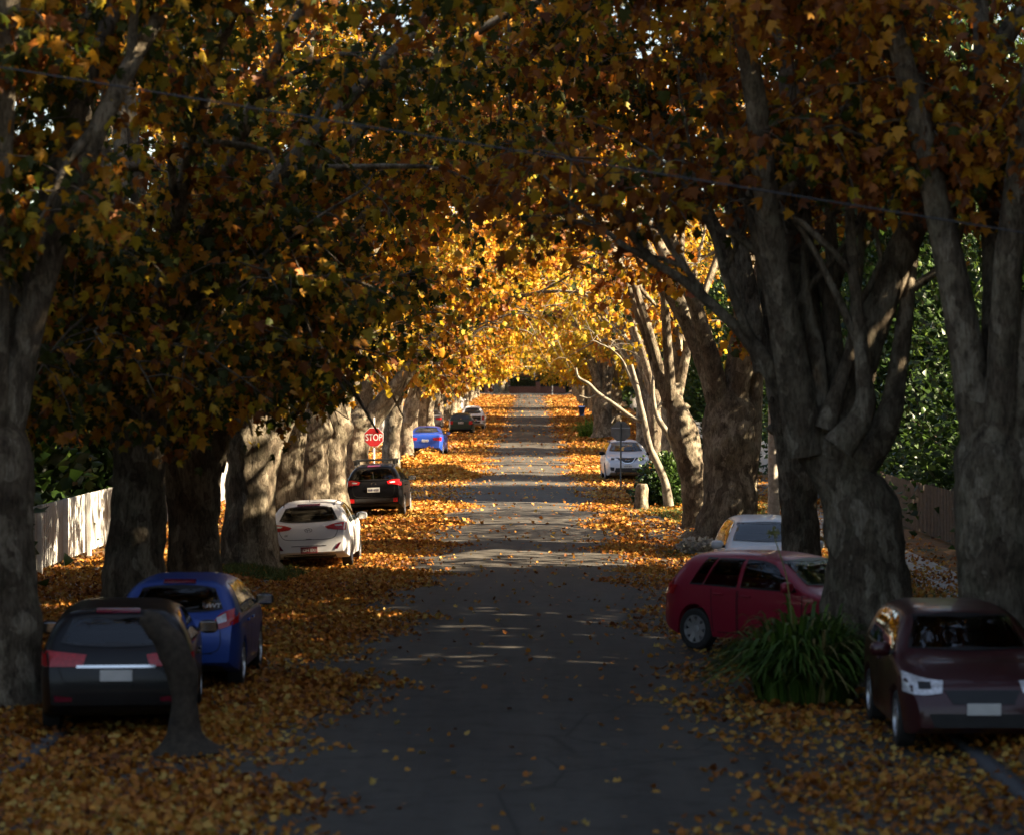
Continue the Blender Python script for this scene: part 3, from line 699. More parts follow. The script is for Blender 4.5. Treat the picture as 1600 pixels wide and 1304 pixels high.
# ------------------------------------------------------------------ other plants
def strappy(x, y, rad, h, n, label, group=None, seed=1, stalk=True, name='strappy_plant', mat=None):
    rg = np.random.default_rng(seed); z0 = gzf(x, y)
    V = []; Fq = []; tint = []
    for i in range(n):
        a = rg.uniform(0, 6.28); r0 = rad * .55 * math.sqrt(rg.random()); ln = rg.uniform(.75, 1.15) * h * 1.15
        bx, by = r0 * math.cos(a), r0 * math.sin(a); a2 = a + rg.normal(0, .7); sp = rg.uniform(.2, 1.0) * rad * .85
        d = np.array([math.cos(a2), math.sin(a2)]); w = rg.uniform(.022, .04); si = np.array([-d[1], d[0], 0]) * w
        m = 7; base = len(V); hh = ln * rg.uniform(.72, 1) * (1 - .4 * (r0 / (.55 * rad)) ** 2 * rg.uniform(.2, 1)); sp *= 1 + .1 * (r0 / (.55 * rad)) ** 2
        for k in range(m):
            t = k / (m - 1); z = hh * (1.9 * t - (.95 + .75 * sp / rad) * t * t); c = np.array([bx + d[0] * sp * t ** 1.5, by + d[1] * sp * t ** 1.5, max(z, .02)])
            ww = (1 - t ** 3) * .9 + .06
            V += [c - si * ww, c + np.array([0, 0, -.006]), c + si * ww]
        for k in range(m - 1):
            b = base + 3 * k; Fq += [(b, b + 1, b + 4, b + 3), (b + 1, b + 2, b + 5, b + 4)]
        tint += [float(np.clip(rg.normal(.5, .28), 0, 1))] * (3 * m)
    root = empty(name, (x, y, z0), label=label, cat='plant', group=group)
    mesh_np('foliage', np.array(V), np.array(Fq), mat or M_GREEN, tint=tint, smooth=True, parent=root)
    if stalk:
        mb = MB(); P = crom([(-.12, -.15, .2), (-.22, -.18, 1.1 * h), (-.42, -.2, 1.62 * h)], 8); mb.tube(P, np.linspace(.012, .008, 8), 6)
        for k in range(26):
            d = rg.normal(0, 1, 3); d /= np.linalg.norm(d); mb.tube([P[-1], P[-1] + d * .09], [.004, .009], 4)
        mb.build('flower_stalk', simple('dry_flower_stalk', (.2, .19, .06), .7), root)
    return root
def shrub(x, y, rx, ry, rz, n, label, name='shrub', mat=None, size=.09, seed=3, kind='mid', tint=(.5, .25), stems=True, z0=None, cat='shrub', group=None, gaps=False):
    rg = np.random.default_rng(seed); z0 = gzf(x, y) if z0 is None else z0
    root = empty(name, (x, y, z0), label=label, cat=cat, group=group)
    ncl = max(8, n // 60); C = norm(rg.normal(0, 1, (ncl, 3))) * rg.uniform(.35, 1, (ncl, 1)) ** .6
    C[:, 2] = np.abs(C[:, 2]) * 1.0
    C = C * np.array([rx, ry, rz]) * .85
    ci = rg.integers(0, ncl, n); P = C[ci] + rg.normal(0, .16, (n, 3)) * np.array([rx, ry, rz]); P[:, 2] = np.abs(P[:, 2] - .05) + .05
    ct = rg.normal(tint[0], tint[1], ncl)
    D = P * np.array([1, 1, .6]) + rg.normal(0, .5 * rx, (n, 3))
    if gaps:
        k_ = rg.random(n) > .985 * thin(P + np.array([x, y, z0])); P, D, ci = P[k_], D[k_], ci[k_]; n = len(P)
    Vl, Tl, kv = leaf_geo(P, D, rg.normal(0, 1, (n, 3)) + np.array([0, -.4, .6]), size * rg.uniform(.6, 1.3, n), kind)
    mesh_np('foliage', Vl, Tl, mat or M_GREEN, tint=np.repeat(np.clip(ct[ci] + rg.normal(0, .1, n), 0, 1), kv), parent=root)
    if stems:
        mb = MB()
        for k in range(min(ncl, 14)):
            c = C[k]; mb.tube(crom([(rg.normal(0, .06), rg.normal(0, .06), 0), c * np.array([.45, .45, .55]), c], 6), np.linspace(.03, .008, 6), 5)
        mb.build('stem', M_TWIG, root, smooth=True)
    return root
def hedge(x0, x1, y, depth, h, label, n=4000, seed=5, z0=None):
    rg = np.random.default_rng(seed); z0 = gzf((x0 + x1) / 2, y) if z0 is None else z0
    root = empty('hedge', ((x0 + x1) / 2, y, z0), label=label, cat='hedge'); w = (x1 - x0) / 2
    core = MB().box((0, 0, h * .45), (2 * w * .94, depth * .7, h * .86), bev=.1).build('branch_core', simple('hedge_twigs', (.02, .025, .01), .95), root)
    P = rg.uniform(-1, 1, (n, 3)); ax = rg.integers(0, 3, n); P[np.arange(n), ax] = np.sign(P[np.arange(n), ax]) * rg.uniform(.86, 1.05, n)
    P = P * np.array([w, depth / 2, h / 2]) + np.array([0, 0, h / 2]); P[:, 2] = np.abs(P[:, 2]) + .12 * np.sin(P[:, 0] * 1.7) * (P[:, 2] > h * .8)
    Vl, Tl, kv = leaf_geo(P, P - [0, 0, h / 2] + rg.normal(0, .5, (n, 3)), rg.normal(0, 1, (n, 3)), rg.uniform(.12, .26, n), 'small')
    mesh_np('foliage', Vl, Tl, M_GREEN, tint=np.repeat(np.clip(rg.normal(.45, .25, n), 0, 1), kv), parent=root)
    return root
def picket_fence(x, y0, y1, h, label, sp=.17, mat=None, axis='y', name='picket_fence'):
    n = int(abs(y1 - y0) / sp); pk = MB(); rl = MB(); root = empty(name, (x, y0, 0) if axis == 'y' else (y0, x, 0), label=label, cat='fence')
    def pt(a): return (x, a) if axis == 'y' else (a, x)
    ox, oy = root.location.x, root.location.y
    posts = []
    for i in range(n):
        a = y0 + (y1 - y0) * i / n; px, py = pt(a); g = gzf(px, py)
        d = (.03, .1, h) if axis == 'y' else (.1, .03, h); X, Y = px - ox, py - oy
        pk.box((X, Y, g + .08 + h / 2), d)
        t = (.0, .05) if axis == 'y' else (.05, .0)
        if i % 14 == 0: posts.append((X, Y, g))
    for a, b in zip(posts[:-1], posts[1:]):
        for hh in (.3, h - .2):
            o = .05 if x > 0 or axis == 'x' else -.05
            c = ((a[0] + b[0]) / 2 + (o if axis == 'y' else 0), (a[1] + b[1]) / 2 + (o if axis == 'x' else 0), (a[2] + b[2]) / 2 + .08 + hh)
            rl.box(c, (.04, abs(b[1] - a[1]), .07) if axis == 'y' else (abs(b[0] - a[0]), .04, .07))
    pk.build('pickets', mat or M_WHITEP, root); rl.build('rail', mat or M_WHITEP, root)
    for X, Y, g in posts:
        MB().box((X + (.1 if axis == 'y' else 0), Y + (.1 if axis == 'x' else 0), g + h * .5 + .05), (.1, .1, h + .12), bev=.01).build('post', mat or M_WHITEP, root)
    return root
def house(x, y, w, d, h, rz, wallm, roofm, label, seed=1, verandah=True, z0=None):
    """front faces local -Y"""
    z0 = gzf(x, y) if z0 is None else z0
    root = empty('house', (x, y, z0), (0, 0, rz), label=label, cat='house')
    MB().box((0, 0, h / 2), (w, d, h)).build('wall', wallm, root)
    o = .5; rh = min(w, d) * .32; a = (w / 2 + o, d / 2 + o); rl = max(.3, abs(w - d) / 2)
    rf = MB(); V = [(-a[0], -a[1], h), (a[0], -a[1], h), (a[0], a[1], h), (-a[0], a[1], h)]
    V += [(-rl, 0, h + rh), (rl, 0, h + rh)] if w >= d else [(0, -rl, h + rh), (0, rl, h + rh)]
    Fs = [(0, 1, 5, 4), (1, 2, 5), (2, 3, 4, 5), (3, 0, 4), (3, 2, 1, 0)] if w >= d else [(0, 1, 4), (1, 2, 5, 4), (2, 3, 5), (3, 0, 4, 5), (3, 2, 1, 0)]
    V2 = [(p[0], p[1], p[2] + .003) for p in V]; rf.add(V2, Fs); roof = rf.build('roof', roofm, root)
    MB().box((w * .22, d * .1, h + rh * .9), (.6, .6, 1.6), bev=.02).build('chimney', M_BRICK, roof)
    for wx in (-w * .3, w * .3):
        f = MB().box((wx, -d / 2 - .03, h * .55), (1.5, .08, 1.5), bev=.01).build('window', M_WHITEP, root)
        for sx in (-.36, .36): MB().box((wx + sx, -d / 2 - .075, h * .55), (.6, .02, 1.3)).build('pane', M_HGLASS, f)
    for sd in (-1, 1):
        for wy in (-d * .2, d * .25):
            f = MB().box((sd * (w / 2 + .03), wy, h * .55), (.08, 1.3, 1.4), bev=.01).build('window', M_WHITEP, root)
            MB().box((sd * (w / 2 + .075), wy, h * .55), (.02, 1.1, 1.2)).build('pane', M_HGLASS, f)
    dr = MB().box((0, -d / 2 - .03, 1.05), (.95, .08, 2.1), bev=.01).build('door', simple('dark_green_door', (.03, .06, .05), .5), root)
    MB().box((.36, -d / 2 - .1, 1.0), (.05, .05, .12), bev=.01).build('handle', M_CHROME, dr)
    if verandah:
        v = MB(); v.add([(-w / 2, -d / 2 - .01, h - .1), (w / 2, -d / 2 - .01, h - .1), (w / 2, -d / 2 - 2.2, h - .55), (-w / 2, -d / 2 - 2.2, h - .55),
                         (-w / 2, -d / 2 - .01, h - .18), (w / 2, -d / 2 - .01, h - .18), (w / 2, -d / 2 - 2.2, h - .63), (-w / 2, -d / 2 - 2.2, h - .63)],
                        [(0, 1, 2, 3), (7, 6, 5, 4), (3, 2, 6, 7), (0, 3, 7, 4), (1, 5, 6, 2)])
        v.build('verandah_roof', roofm, root)
        for k in range(5):
            MB().box((-w / 2 + .1 + (w - .2) * k / 4, -d / 2 - 2.1, (h - .62) / 2), (.14, .14, h - .62), bev=.01).build('verandah_post', M_WHITEP, root)
        MB().box((0, -d / 2 - 2.1, .55), (w - .3, .05, .06)).build('verandah_rail', M_WHITEP, root)
    return root
# ================================================================== camera, world, sun
cam = bpy.data.cameras.new('camera'); co = link(bpy.data.objects.new('camera', cam)); sc.camera = co
cam.sensor_width = 36; cam.lens = F / 1600 * 36; cam.clip_end = 3000; cam.clip_start = .5
co.location = (0, 0, CAMH)
co.rotation_euler = (R(90) - math.atan(52 / F), 0, math.atan(30 / F))
cam.dof.use_dof = True; cam.dof.focus_distance = 88; cam.dof.aperture_fstop = 1.9; cam.dof.aperture_blades = 7
w = bpy.data.worlds.new('World'); sc.world = w; w.use_nodes = True
sky = w.node_tree.nodes.new('ShaderNodeTexSky'); sky.sky_type = 'NISHITA'; sky.sun_disc = False
sky.air_density = 0.8; sky.dust_density = 1.2; sky.ozone_density = 0.3; sky.sun_elevation = SUN_EL; sky.sun_rotation = R(90) + SUN_AZ
bg = w.node_tree.nodes['Background']; w.node_tree.links.new(sky.outputs[0], bg.inputs[0]); bg.inputs[1].default_value = 0.05
sl = bpy.data.lights.new('sun', 'SUN'); sl.energy = 5.0; sl.angle = R(0.5); sl.color = (1, .9, .74)
so = link(bpy.data.objects.new('sun', sl)); so.rotation_euler = Vector((-S[0], -S[1], -S[2])).to_track_quat('-Z', 'Y').to_euler()
so.location = (60, -20, 40)
sc.view_settings.view_transform = 'Standard'; sc.view_settings.look = 'None'; sc.view_settings.gamma = 1; sc.view_settings.use_white_balance = True; sc.view_settings.white_balance_temperature = 7800; sc.view_settings.exposure = EXPO
try: sc.cycles.max_bounces = 8; sc.cycles.transparent_max_bounces = 16
except Exception: pass

# ================================================================== ground
def sheet(name, xs, ys, dz, mat, bumpf=None):
    X, Y = np.meshgrid(xs, ys); Z = gz(X, Y) + dz
    if bumpf is not None: Z = Z + bumpf(X, Y)
    n, m = len(ys), len(xs); i = np.arange(n - 1)[:, None] * m + np.arange(m - 1)[None]
    Q = np.stack([i, i + 1, i + m + 1, i + m], -1).reshape(-1, 4)
    o = mesh_np(name, np.stack([X, Y, Z], -1).reshape(-1, 3), Q, mat, smooth=True); return tag(o, kind='structure')
XG = np.unique(np.concatenate([[-900, -400, -150, -80, -60, -40, -25, -16, -12, -9.4, -8.0, -7, -6.4, -6.0], np.linspace(XL, XR, 12), [5.3, 5.6, 6.4, 7.6, 9.0, 12, 16, 25, 40, 60, 80, 150, 400, 900]]))
YG = np.unique(np.concatenate([[-300, -100, -40], np.arange(-20, 440, 2.0), [440, 470, 520, 700, 1000, 1600, 2500]]))
sheet('ground', XG, YG, 0, M_VERGE)
rx = XG[(XG >= XL - 1e-6) & (XG <= XR + 1e-6)]; ry = YG[(YG >= -20) & (YG <= 424)]
sheet('road', rx, ry, .006, M_ASPH)
for nm, a, b in (('side_street', -60, XL), ('side_street', XR, 60)):
    sheet(nm, XG[(XG >= a - 1e-6) & (XG <= b + 1e-6)], YG[(YG >= 100) & (YG <= 122)], .004, M_ASPH)
sheet('cross_street', XG[(XG >= -60) & (XG <= 60)], YG[(YG >= 400) & (YG <= 424)], .010, M_ASPH)
for a, b in ((-9.4, -8.0), (7.6, 9.0)):
    for c, d in ((-20, 98), (124, 398)):
        sheet('footpath', np.array([a, (a + b) / 2, b]), YG[(YG >= c) & (YG <= d)], .012, M_CONC)
sheet('driveway', np.array([4.8, 5.3, 5.6, 6.4, 7.58]), np.array([80., 82, 84]), .008, M_CONC)
sheet('driveway', np.array([4.8, 5.3, 5.6, 6.4, 7.58]), np.array([40., 42, 44, 46]), .008, M_CONC)
sheet('driveway', np.array([-9., -8, -7, -6.4, -6.0, -5.5]), np.array([426., 430, 440, 445]), .02, M_CONC)
def kerb(x, y0, y1):
    ys = np.arange(y0, y1 + .1, 2.0); V = []; Fq = []
    for y in ys:
        z = gzf(x, y); V += [(x - .1, y, z - .1), (x - .1, y, z + .06), (x + .1, y, z + .05), (x + .1, y, z - .1)]
    for i in range(len(ys) - 1):
        for k in range(4): Fq.append((4 * i + k, 4 * i + 4 + k, 4 * i + 4 + (k + 1) % 4, 4 * i + (k + 1) % 4))
    tag(mesh_np('kerb', np.array(V), np.array(Fq), M_STONE), kind='structure')
kerb(-5.52, -20, 98); kerb(-5.52, 124, 398); kerb(4.92, -20, 38); kerb(4.92, 126, 398)

# ================================================================== fallen leaves
def litter_density(x, y):
    wob = .55 * np.sin(y * .55) + .35 * np.sin(y * 1.7 + x) + .25 * np.sin(y * 3.9 + 2 * x)
    left = np.clip((-1.85 + wob * .8 - x) / 1.3, 0, 1) ** 1.4
    left = left * np.where((y > 100) & (y < 121), .22, 1) * np.clip((x + 11) / 3, .15, 1)
    rs = np.where(y < 62, .38, np.where((y < 95) & (x > 2.9), .28, 1.0))
    right = np.clip((x - 1.5 + wob * .7) / 1.4, 0, 1) ** 1.2 * rs * np.where((y > 102) & (y < 120), .35, 1) * np.clip((10 - x) / 3, .15, 1)
    base = .006 + .004 * (y > 60)
    patch = .72 + .4 * np.sin(x * 1.3 + y * .21) * np.sin(y * .9 - x * .6)
    return np.clip(np.maximum(np.maximum(left, right) * patch, base), 0, 1)
def scatter_litter(name, y0, y1, n, size, kind, lift):
    P = []; tot = 0
    while tot < n:
        c = np.stack([rng.uniform(-11, 10, 60000), rng.uniform(y0, y1, 60000)], 1)
        c = c[rng.random(len(c)) < litter_density(c[:, 0], c[:, 1])]; P.append(c); tot += len(c)
    P = np.vstack(P)[:n]; Z = gz(P[:, 0], P[:, 1]) + .01 + lift * rng.random(n) * litter_density(P[:, 0], P[:, 1])
    P = np.column_stack([P, Z]); a = rng.uniform(0, 6.28, n)
    D = np.column_stack([np.cos(a), np.sin(a), rng.normal(.1, .5, n)]); Nn = np.column_stack([rng.normal(0, .75, n), rng.normal(-.15, .75, n), np.ones(n)])
    Vl, Tl, kv = leaf_geo(P, D, Nn, size * rng.uniform(.6, 1.25, n), kind, rng.uniform(-1.8, 1.2, n))
    Vl[:, 2] = np.maximum(Vl[:, 2], gz(Vl[:, 0], Vl[:, 1]) + .009)
    t = np.clip(rng.normal(.47, .31, n) + .12 * np.sin(P[:, 1] * .7 + P[:, 0]), 0, 1)
    tag(mesh_np(name, Vl, Tl, M_LITTER, tint=np.repeat(t, kv)), 'brown and orange fallen leaves carpeting the verges and gutters of the street', 'leaf litter', kind='stuff')
scatter_litter('fallen_leaves', 22, 75, 125000, .08, 'mid', .06)
scatter_litter('fallen_leaves', 75, 165, 120000, .13, 'small', .07)
scatter_litter('fallen_leaves', 165, 400, 90000, .2, 'small', .09)
def leaf_pile(cx, cy, rx, ry, h, n, label, seed):
    rg = np.random.default_rng(seed); z0 = gzf(cx, cy); root = empty('leaf_pile', (cx, cy, z0), label=label, cat='leaf pile')
    def hz(u, v):
        q = np.clip(1 - u * u - v * v, 0, 1); return h * q ** .8 * (1 + .16 * np.sin(u * 5 + v * 3) + .1 * np.sin(u * 11 - v * 9))
    g = np.linspace(-1, 1, 26); U, Vv = np.meshgrid(g, g); X = U * rx; Y = Vv * ry
    Z = hz(U, Vv) + cross_z(cx + X) - cross_z(cx) - .02
    i = np.arange(25)[:, None] * 26 + np.arange(25)[None]; Q = np.stack([i, i + 1, i + 27, i + 26], -1).reshape(-1, 4)
    mesh_np('heap', np.stack([X, Y, Z], -1).reshape(-1, 3), Q, simple('packed_leaves', (.2, .085, .025), .9, var=.5, scale=9), smooth=True, parent=root)
    r = np.sqrt(rg.random(n)); a = rg.uniform(0, 6.28, n); u, v = r * np.cos(a), r * np.sin(a)
    P = np.column_stack([u * rx, v * ry, hz(u, v) + cross_z(cx + u * rx) - cross_z(cx) + rg.uniform(-.02, .06, n)])
    D = np.column_stack([rg.normal(0, 1, (n, 2)), rg.normal(0, .4, n)]); Nn = np.column_stack([rg.normal(0, .6, n), rg.normal(-.3, .6, n), np.ones(n)])
    Vl, Tl, kv = leaf_geo(P, D, Nn, .17 * rg.uniform(.6, 1.25, n), 'mid', rg.uniform(-1.6, 1.4, n))
    o = mesh_np('loose_leaves', Vl, Tl, M_LITTER, tint=np.repeat(np.clip(rg.normal(.62, .22, n), 0, 1), kv), parent=root); o['kind'] = 'stuff'
leaf_pile(-4.9, 131, 1.25, 4.5, .95, 4200, 'tall golden heap of raked leaves at the foot of the trunks behind the stop sign', 1)
leaf_pile(-4.2, 125, 1.9, 3.2, .45, 3200, 'low spread heap of leaves in the gutter before the tall heap', 2)
# grass on the verges
def grass(name, spots, label):
    V = []; T = []; tn = []
    for (x, y, rx_, ry_, n, h) in spots:
        a = rng.uniform(0, 6.28, n); r = np.sqrt(rng.random(n)); px = x + rx_ * r * np.cos(a); py = y + ry_ * r * np.sin(a); z = gz(px, py)
        hh = h * rng.uniform(.5, 1.2, n); d = rng.normal(0, .6, (n, 2)) * hh[:, None]; an = rng.uniform(0, 3.14, n); wv = np.stack([np.cos(an), np.sin(an)], 1) * .012
        b = sum(len(q) for q in V); P = np.zeros((n, 3, 3))
        P[:, 0, 0] = px - wv[:, 0]; P[:, 0, 1] = py - wv[:, 1]; P[:, 1, 0] = px + wv[:, 0]; P[:, 1, 1] = py + wv[:, 1]; P[:, 2, 0] = px + d[:, 0]; P[:, 2, 1] = py + d[:, 1]
        P[:, 0, 2] = P[:, 1, 2] = z; P[:, 2, 2] = z + hh
        V.append(P.reshape(-1, 3)); T.append(np.arange(3 * n).reshape(n, 3) + b); tn.append(np.repeat(np.clip(rng.normal(.45, .22, n), 0, 1), 3))
    tag(mesh_np(name, np.vstack(V), np.vstack(T), M_GRASSY, tint=np.concatenate(tn)), label, 'grass', kind='stuff')
grass('grass', [(-5.7, 61.5, .9, 2.2, 5200, .16), (-6.3, 50, .6, 4, 1600, .13), (-4.7, 52, .5, 1.2, 700, .1), (-7, 70, 1.2, 14, 5000, .13), (-8.5, 128, 3, 4, 3000, .16),
                (4.2, 69, 1.1, 2.2, 1500, .08), (5.6, 88, 1.6, 6, 3600, .14), (4.4, 92, 1.0, 3, 1500, .12), (5.0, 128, 1.6, 5, 1600, .14), (4.5, 175, 1, 15, 2600, .18), (6.6, 60, 1.4, 20, 3500, .12), (7, 95, 2, 6, 2500, .14)],
      'short green and straw coloured grass on the verges between the trunks')

# ================================================================== plane trees
def pxr(L, Y, dy=0.0):
    """limb given as photo sightings (px, py, radius px[, extra distance]) -> points and radii"""
    pts = []; rr = []
    for q in L:
        y = Y + (q[3] if len(q) > 3 else 0); pts.append(W(q[0], q[1], y)); rr.append(q[2] * y / F)
    return pts, rr
GL = 'plane trees along the left verge'; GR = 'plane trees along the right verge'
def T(px_list, Y): return pxr(px_list, Y)
# left row ------------------------------------------------------------
# a tree just outside the photograph's left edge, and on outwards
plane_tree(-6.6, 35.5, 100, .55, 3.3, 'thick dark trunk at the far left edge beside the black car', GL, nauto=6, nleaf=11000, leafkind='big', size=.18, toward=.25, zmin=3.8, tint=(.45, .24), hero=True, mix=(.42, .2, .27, .11), top=13, reach=4.6)
plane_tree(-6.25, 44.6, 101, .46, 3.4, 'shadowed slim trunk rising between the black hatchback and the blue hatchback', GL,
   trunk=T([(205, 1000, 70), (207, 970, 56), (212, 850, 46), (216, 740, 42), (214, 640, 44), (212, 590, 34)], 44.6), nauto=6, nleaf=20000, leafkind='big', size=.18, toward=1.0, zmin=3.2, tint=(.42, .26), hero=True, mix=(.42, .2, .27, .11), top=12.5, reach=6.5, ndroop=4)
plane_tree(-6.2, 53, 102, .5, 2.9, 'broad trunk with a dark hollow scar, rising behind the blue hatchback roof', GL,
   trunk=T([(303, 950, 60), (303, 915, 46), (304, 860, 41), (303, 790, 40), (301, 730, 47), (300, 690, 40), (300, 660, 28)], 53),
   limbs=[T([(275, 735, 26), (255, 660, 20), (240, 590, 15), (225, 500, 10)], 53), T([(325, 730, 26), (345, 670, 20), (360, 600, 15), (400, 500, 10)], 53)],
   nauto=5, nleaf=20000, leafkind='big', size=.18, toward=1.0, zmin=2.9, tint=(.34, .27), hero=True, mix=(.42, .2, .27, .11), top=12.5, reach=6.5, ndroop=4)
plane_tree(-6.2, 63, 103, .55, 3.0, 'thick trunk left of the white hatchback, forked low with a limb reaching right', GL,
   trunk=T([(391, 892, 62), (391, 870, 48), (391, 800, 40), (392, 740, 40), (393, 690, 46), (392, 650, 36)], 63),
   limbs=[T([(405, 700, 34), (440, 645, 26), (468, 595, 18), (485, 535, 12), (500, 460, 8)], 63), T([(378, 690, 30), (372, 630, 22), (365, 560, 15), (350, 470, 9)], 63)],
   nauto=5, nleaf=15000, leafkind='big', size=.18, toward=1.0, zmin=3.4, tint=(.48, .24), hero=True, mix=(.26, .24, .36, .14), top=12.5, ndroop=4)
plane_tree(-6.2, 71.5, 104, .52, 3.1, 'mottled trunk directly behind the left side of the white hatchback', GL,
   trunk=T([(441, 890, 50), (441, 860, 38), (441, 800, 33), (442, 730, 32), (443, 680, 36), (444, 640, 26)], 71.5), nauto=5, nleaf=11000, size=.22, toward=1.0, zmin=4.0, tint=(.55, .2), hero=True, mix=(.22, .26, .36, .16), top=12.5, ndroop=3)
plane_tree(-6.2, 81, 105, .52, 3.2, 'sunlit pale trunk with a swollen top, behind the white hatchback', GL,
   trunk=T([(487, 830, 42), (487, 815, 33), (487, 760, 28), (487, 700, 27), (487, 668, 31), (489, 640, 29), (492, 610, 18)], 81),
   limbs=[T([(480, 650, 16), (468, 610, 12), (455, 560, 9), (445, 500, 6)], 81)], nauto=4, nleaf=10000, size=.22, toward=1.0, zmin=4.6, tint=(.55, .2), hero=True, mix=(.22, .26, .36, .16), top=12.5)
plane_tree(-6.2, 88, 106, .52, 3.2, 'brightly sunlit trunk with a bulge on its right side, left of the black wagon', GL,
   trunk=T([(517, 812, 40), (516, 795, 30), (514, 740, 26), (515, 690, 27), (520, 668, 31), (524, 640, 25), (532, 610, 18)], 88),
   limbs=[T([(525, 650, 18), (545, 600, 15), (562, 560, 10), (575, 510, 6)], 88), T([(520, 640, 16), (525, 590, 12), (545, 555, 8), (550, 500, 5)], 88)], nauto=3, nleaf=10000, size=.22, toward=1.0, zmin=4.8, tint=(.58, .2), hero=True, mix=(.22, .26, .36, .16), top=12.5)
plane_tree(-6.15, 99, 107, .45, 3.2, 'knobbly brown trunk behind the black wagon, with thick limbs sweeping right over the stop sign', GL,
   trunk=T([(557, 790, 36), (557, 770, 26), (556, 720, 21), (556, 680, 24), (562, 660, 28), (568, 640, 18)], 99),
   limbs=[T([(565, 668, 20), (598, 632, 16), (622, 600, 13), (645, 570, 11), (668, 550, 8), (700, 520, 5)], 99), T([(560, 650, 16), (572, 610, 12), (582, 580, 10), (600, 540, 6)], 99)], nauto=3, nleaf=10000, size=.221, toward=1.0, zmin=5.0, tint=(.55, .2), hero=True, mix=(.22, .26, .36, .16), top=9)
plane_tree(-6.2, 128, 108, .38, 3.4, 'slim straight sunlit trunk just right of the stop sign', GL,
   trunk=T([(611, 745, 22), (611, 730, 15), (612, 680, 12.5), (616, 640, 13), (618, 615, 10)], 128), nauto=6, nleaf=7500, size=.24, toward=.8, zmin=3.9, tint=(.5, .18), hero=True, mix=(.2, .3, .38, .12), ndroop=3)
plane_tree(-6.2, 141, 109, .4, 3.4, 'slim half shaded trunk beside the tall leaf heap', GL,
   trunk=T([(633, 738, 20), (633, 715, 14), (634, 670, 11), (641, 640, 12), (645, 610, 9)], 141), nauto=6, nleaf=7500, size=.24, toward=.8, zmin=3.6, tint=(.56, .15), hero=True, mix=(.15, .25, .4, .2), ndroop=4)
yy = 177.0; i = 0
while yy < 398:
    plane_tree(-7.3 + random.uniform(-.2, .2), yy, 200 + i, .4, 3.3, 'plane tree with golden leaves in the distant part of the left row', GL, nauto=5, nleaf=8500 if yy < 260 else 5500, leafkind='small', size=.3 if yy < 260 else .4,
               toward=.7, zmin=2.7 if yy < 195 else 3.7, tint=(.5, .13), top=15.5 if yy < 250 else 13, reach=6.8 if yy < 250 else 8.5, wide=1.3, thinning=.8, ndroop=4)
    yy += random.uniform(10.5, 12.5) if yy < 260 else random.uniform(13, 16); i += 1
# right row -----------------------------------------------------------
plane_tree(6.1, 37, 120, .55, 3.2, 'thick trunk at the right edge beside the dark maroon car', GR, nauto=6, nleaf=14000, leafkind='big', size=.18, toward=-.2, zmin=5.6, tint=(.6, .2), hero=True, mix=(.1, .12, .36, .42), top=12.5, reach=4.2)
Y1 = 39.5
plane_tree(4.6, Y1, 121, .6, 3.0, 'massive leaning trunk with a gnarled fist of limbs, in front of the red hatchback nose', GR,
   trunk=T([(1362, 1062, 96), (1358, 1010, 74), (1354, 930, 66), (1350, 850, 63), (1340, 790, 60), (1318, 748, 48), (1292, 712, 40), (1278, 685, 36), (1274, 655, 24)], Y1),
   limbs=[T([(1285, 700, 26), (1280, 650, 17), (1281, 600, 12), (1274, 545, 12), (1265, 500, 9), (1258, 440, 7), (1256, 340, 5), (1250, 220, 3)], Y1),
          T([(1268, 690, 28), (1256, 620, 22), (1236, 550, 19), (1212, 480, 16), (1192, 410, 12), (1176, 340, 9), (1160, 260, 6)], Y1),
          T([(1255, 660, 26), (1222, 605, 18), (1188, 555, 14), (1150, 512, 9), (1105, 470, 8), (1062, 435, 7), (1005, 402, 5), (962, 378, 3)], Y1, ),
          T([(1290, 690, 24), (1308, 610, 17), (1302, 545, 16), (1297, 480, 13), (1300, 410, 11), (1296, 340, 9), (1290, 220, 6)], Y1 + .6),
          T([(1290, 670, 18), (1312, 600, 11), (1330, 545, 10), (1336, 470, 8), (1345, 380, 6), (1350, 250, 4)], Y1 - .4),
          T([(1310, 700, 28), (1350, 640, 18), (1346, 560, 12), (1338, 470, 10), (1328, 360, 8), (1322, 215, 6)], Y1 - .8),
          T([(1330, 740, 34), (1385, 660, 22), (1405, 560, 15), (1420, 440, 11), (1440, 300, 8)], Y1),
          T([(1105, 470, 6), (1075, 425, 5), (1045, 385, 4), (1020, 340, 2)], Y1), T([(1205, 570, 8), (1172, 520, 5), (1150, 480, 4), (1130, 420, 3)], Y1 + .5),
          T([(1190, 400, 8), (1150, 370, 5), (1110, 350, 4), (1085, 300, 3)], Y1)],
   nauto=3, nleaf=14000, leafkind='big', size=.18, toward=.5, zmin=4.6, tint=(.68, .14), hero=True, mix=(.1, .12, .36, .42), top=12.5, nolow=lambda P: (P[:, 0] > 2.2) & (P[:, 2] < 6.6) & (rng.random(len(P)) < .93))
plane_tree(4.9, 51.6, 122, .36, 3.6, 'straight grey trunk between the white car and the massive leaning trunk', GR,
   trunk=T([(1256, 940, 50), (1255, 890, 34), (1252, 830, 31), (1247, 760, 29), (1238, 700, 28), (1222, 640, 22), (1211, 590, 17), (1203, 540, 13)], 51.6),
   nauto=5, nleaf=13000, leafkind='big', size=.18, toward=-.25, zmin=5.2, tint=(.66, .15), hero=True, mix=(.1, .12, .36, .42), top=12.5, nolow=lambda P: (P[:, 0] > 3.0) & (P[:, 2] < 6.0) & (rng.random(len(P)) < .85))
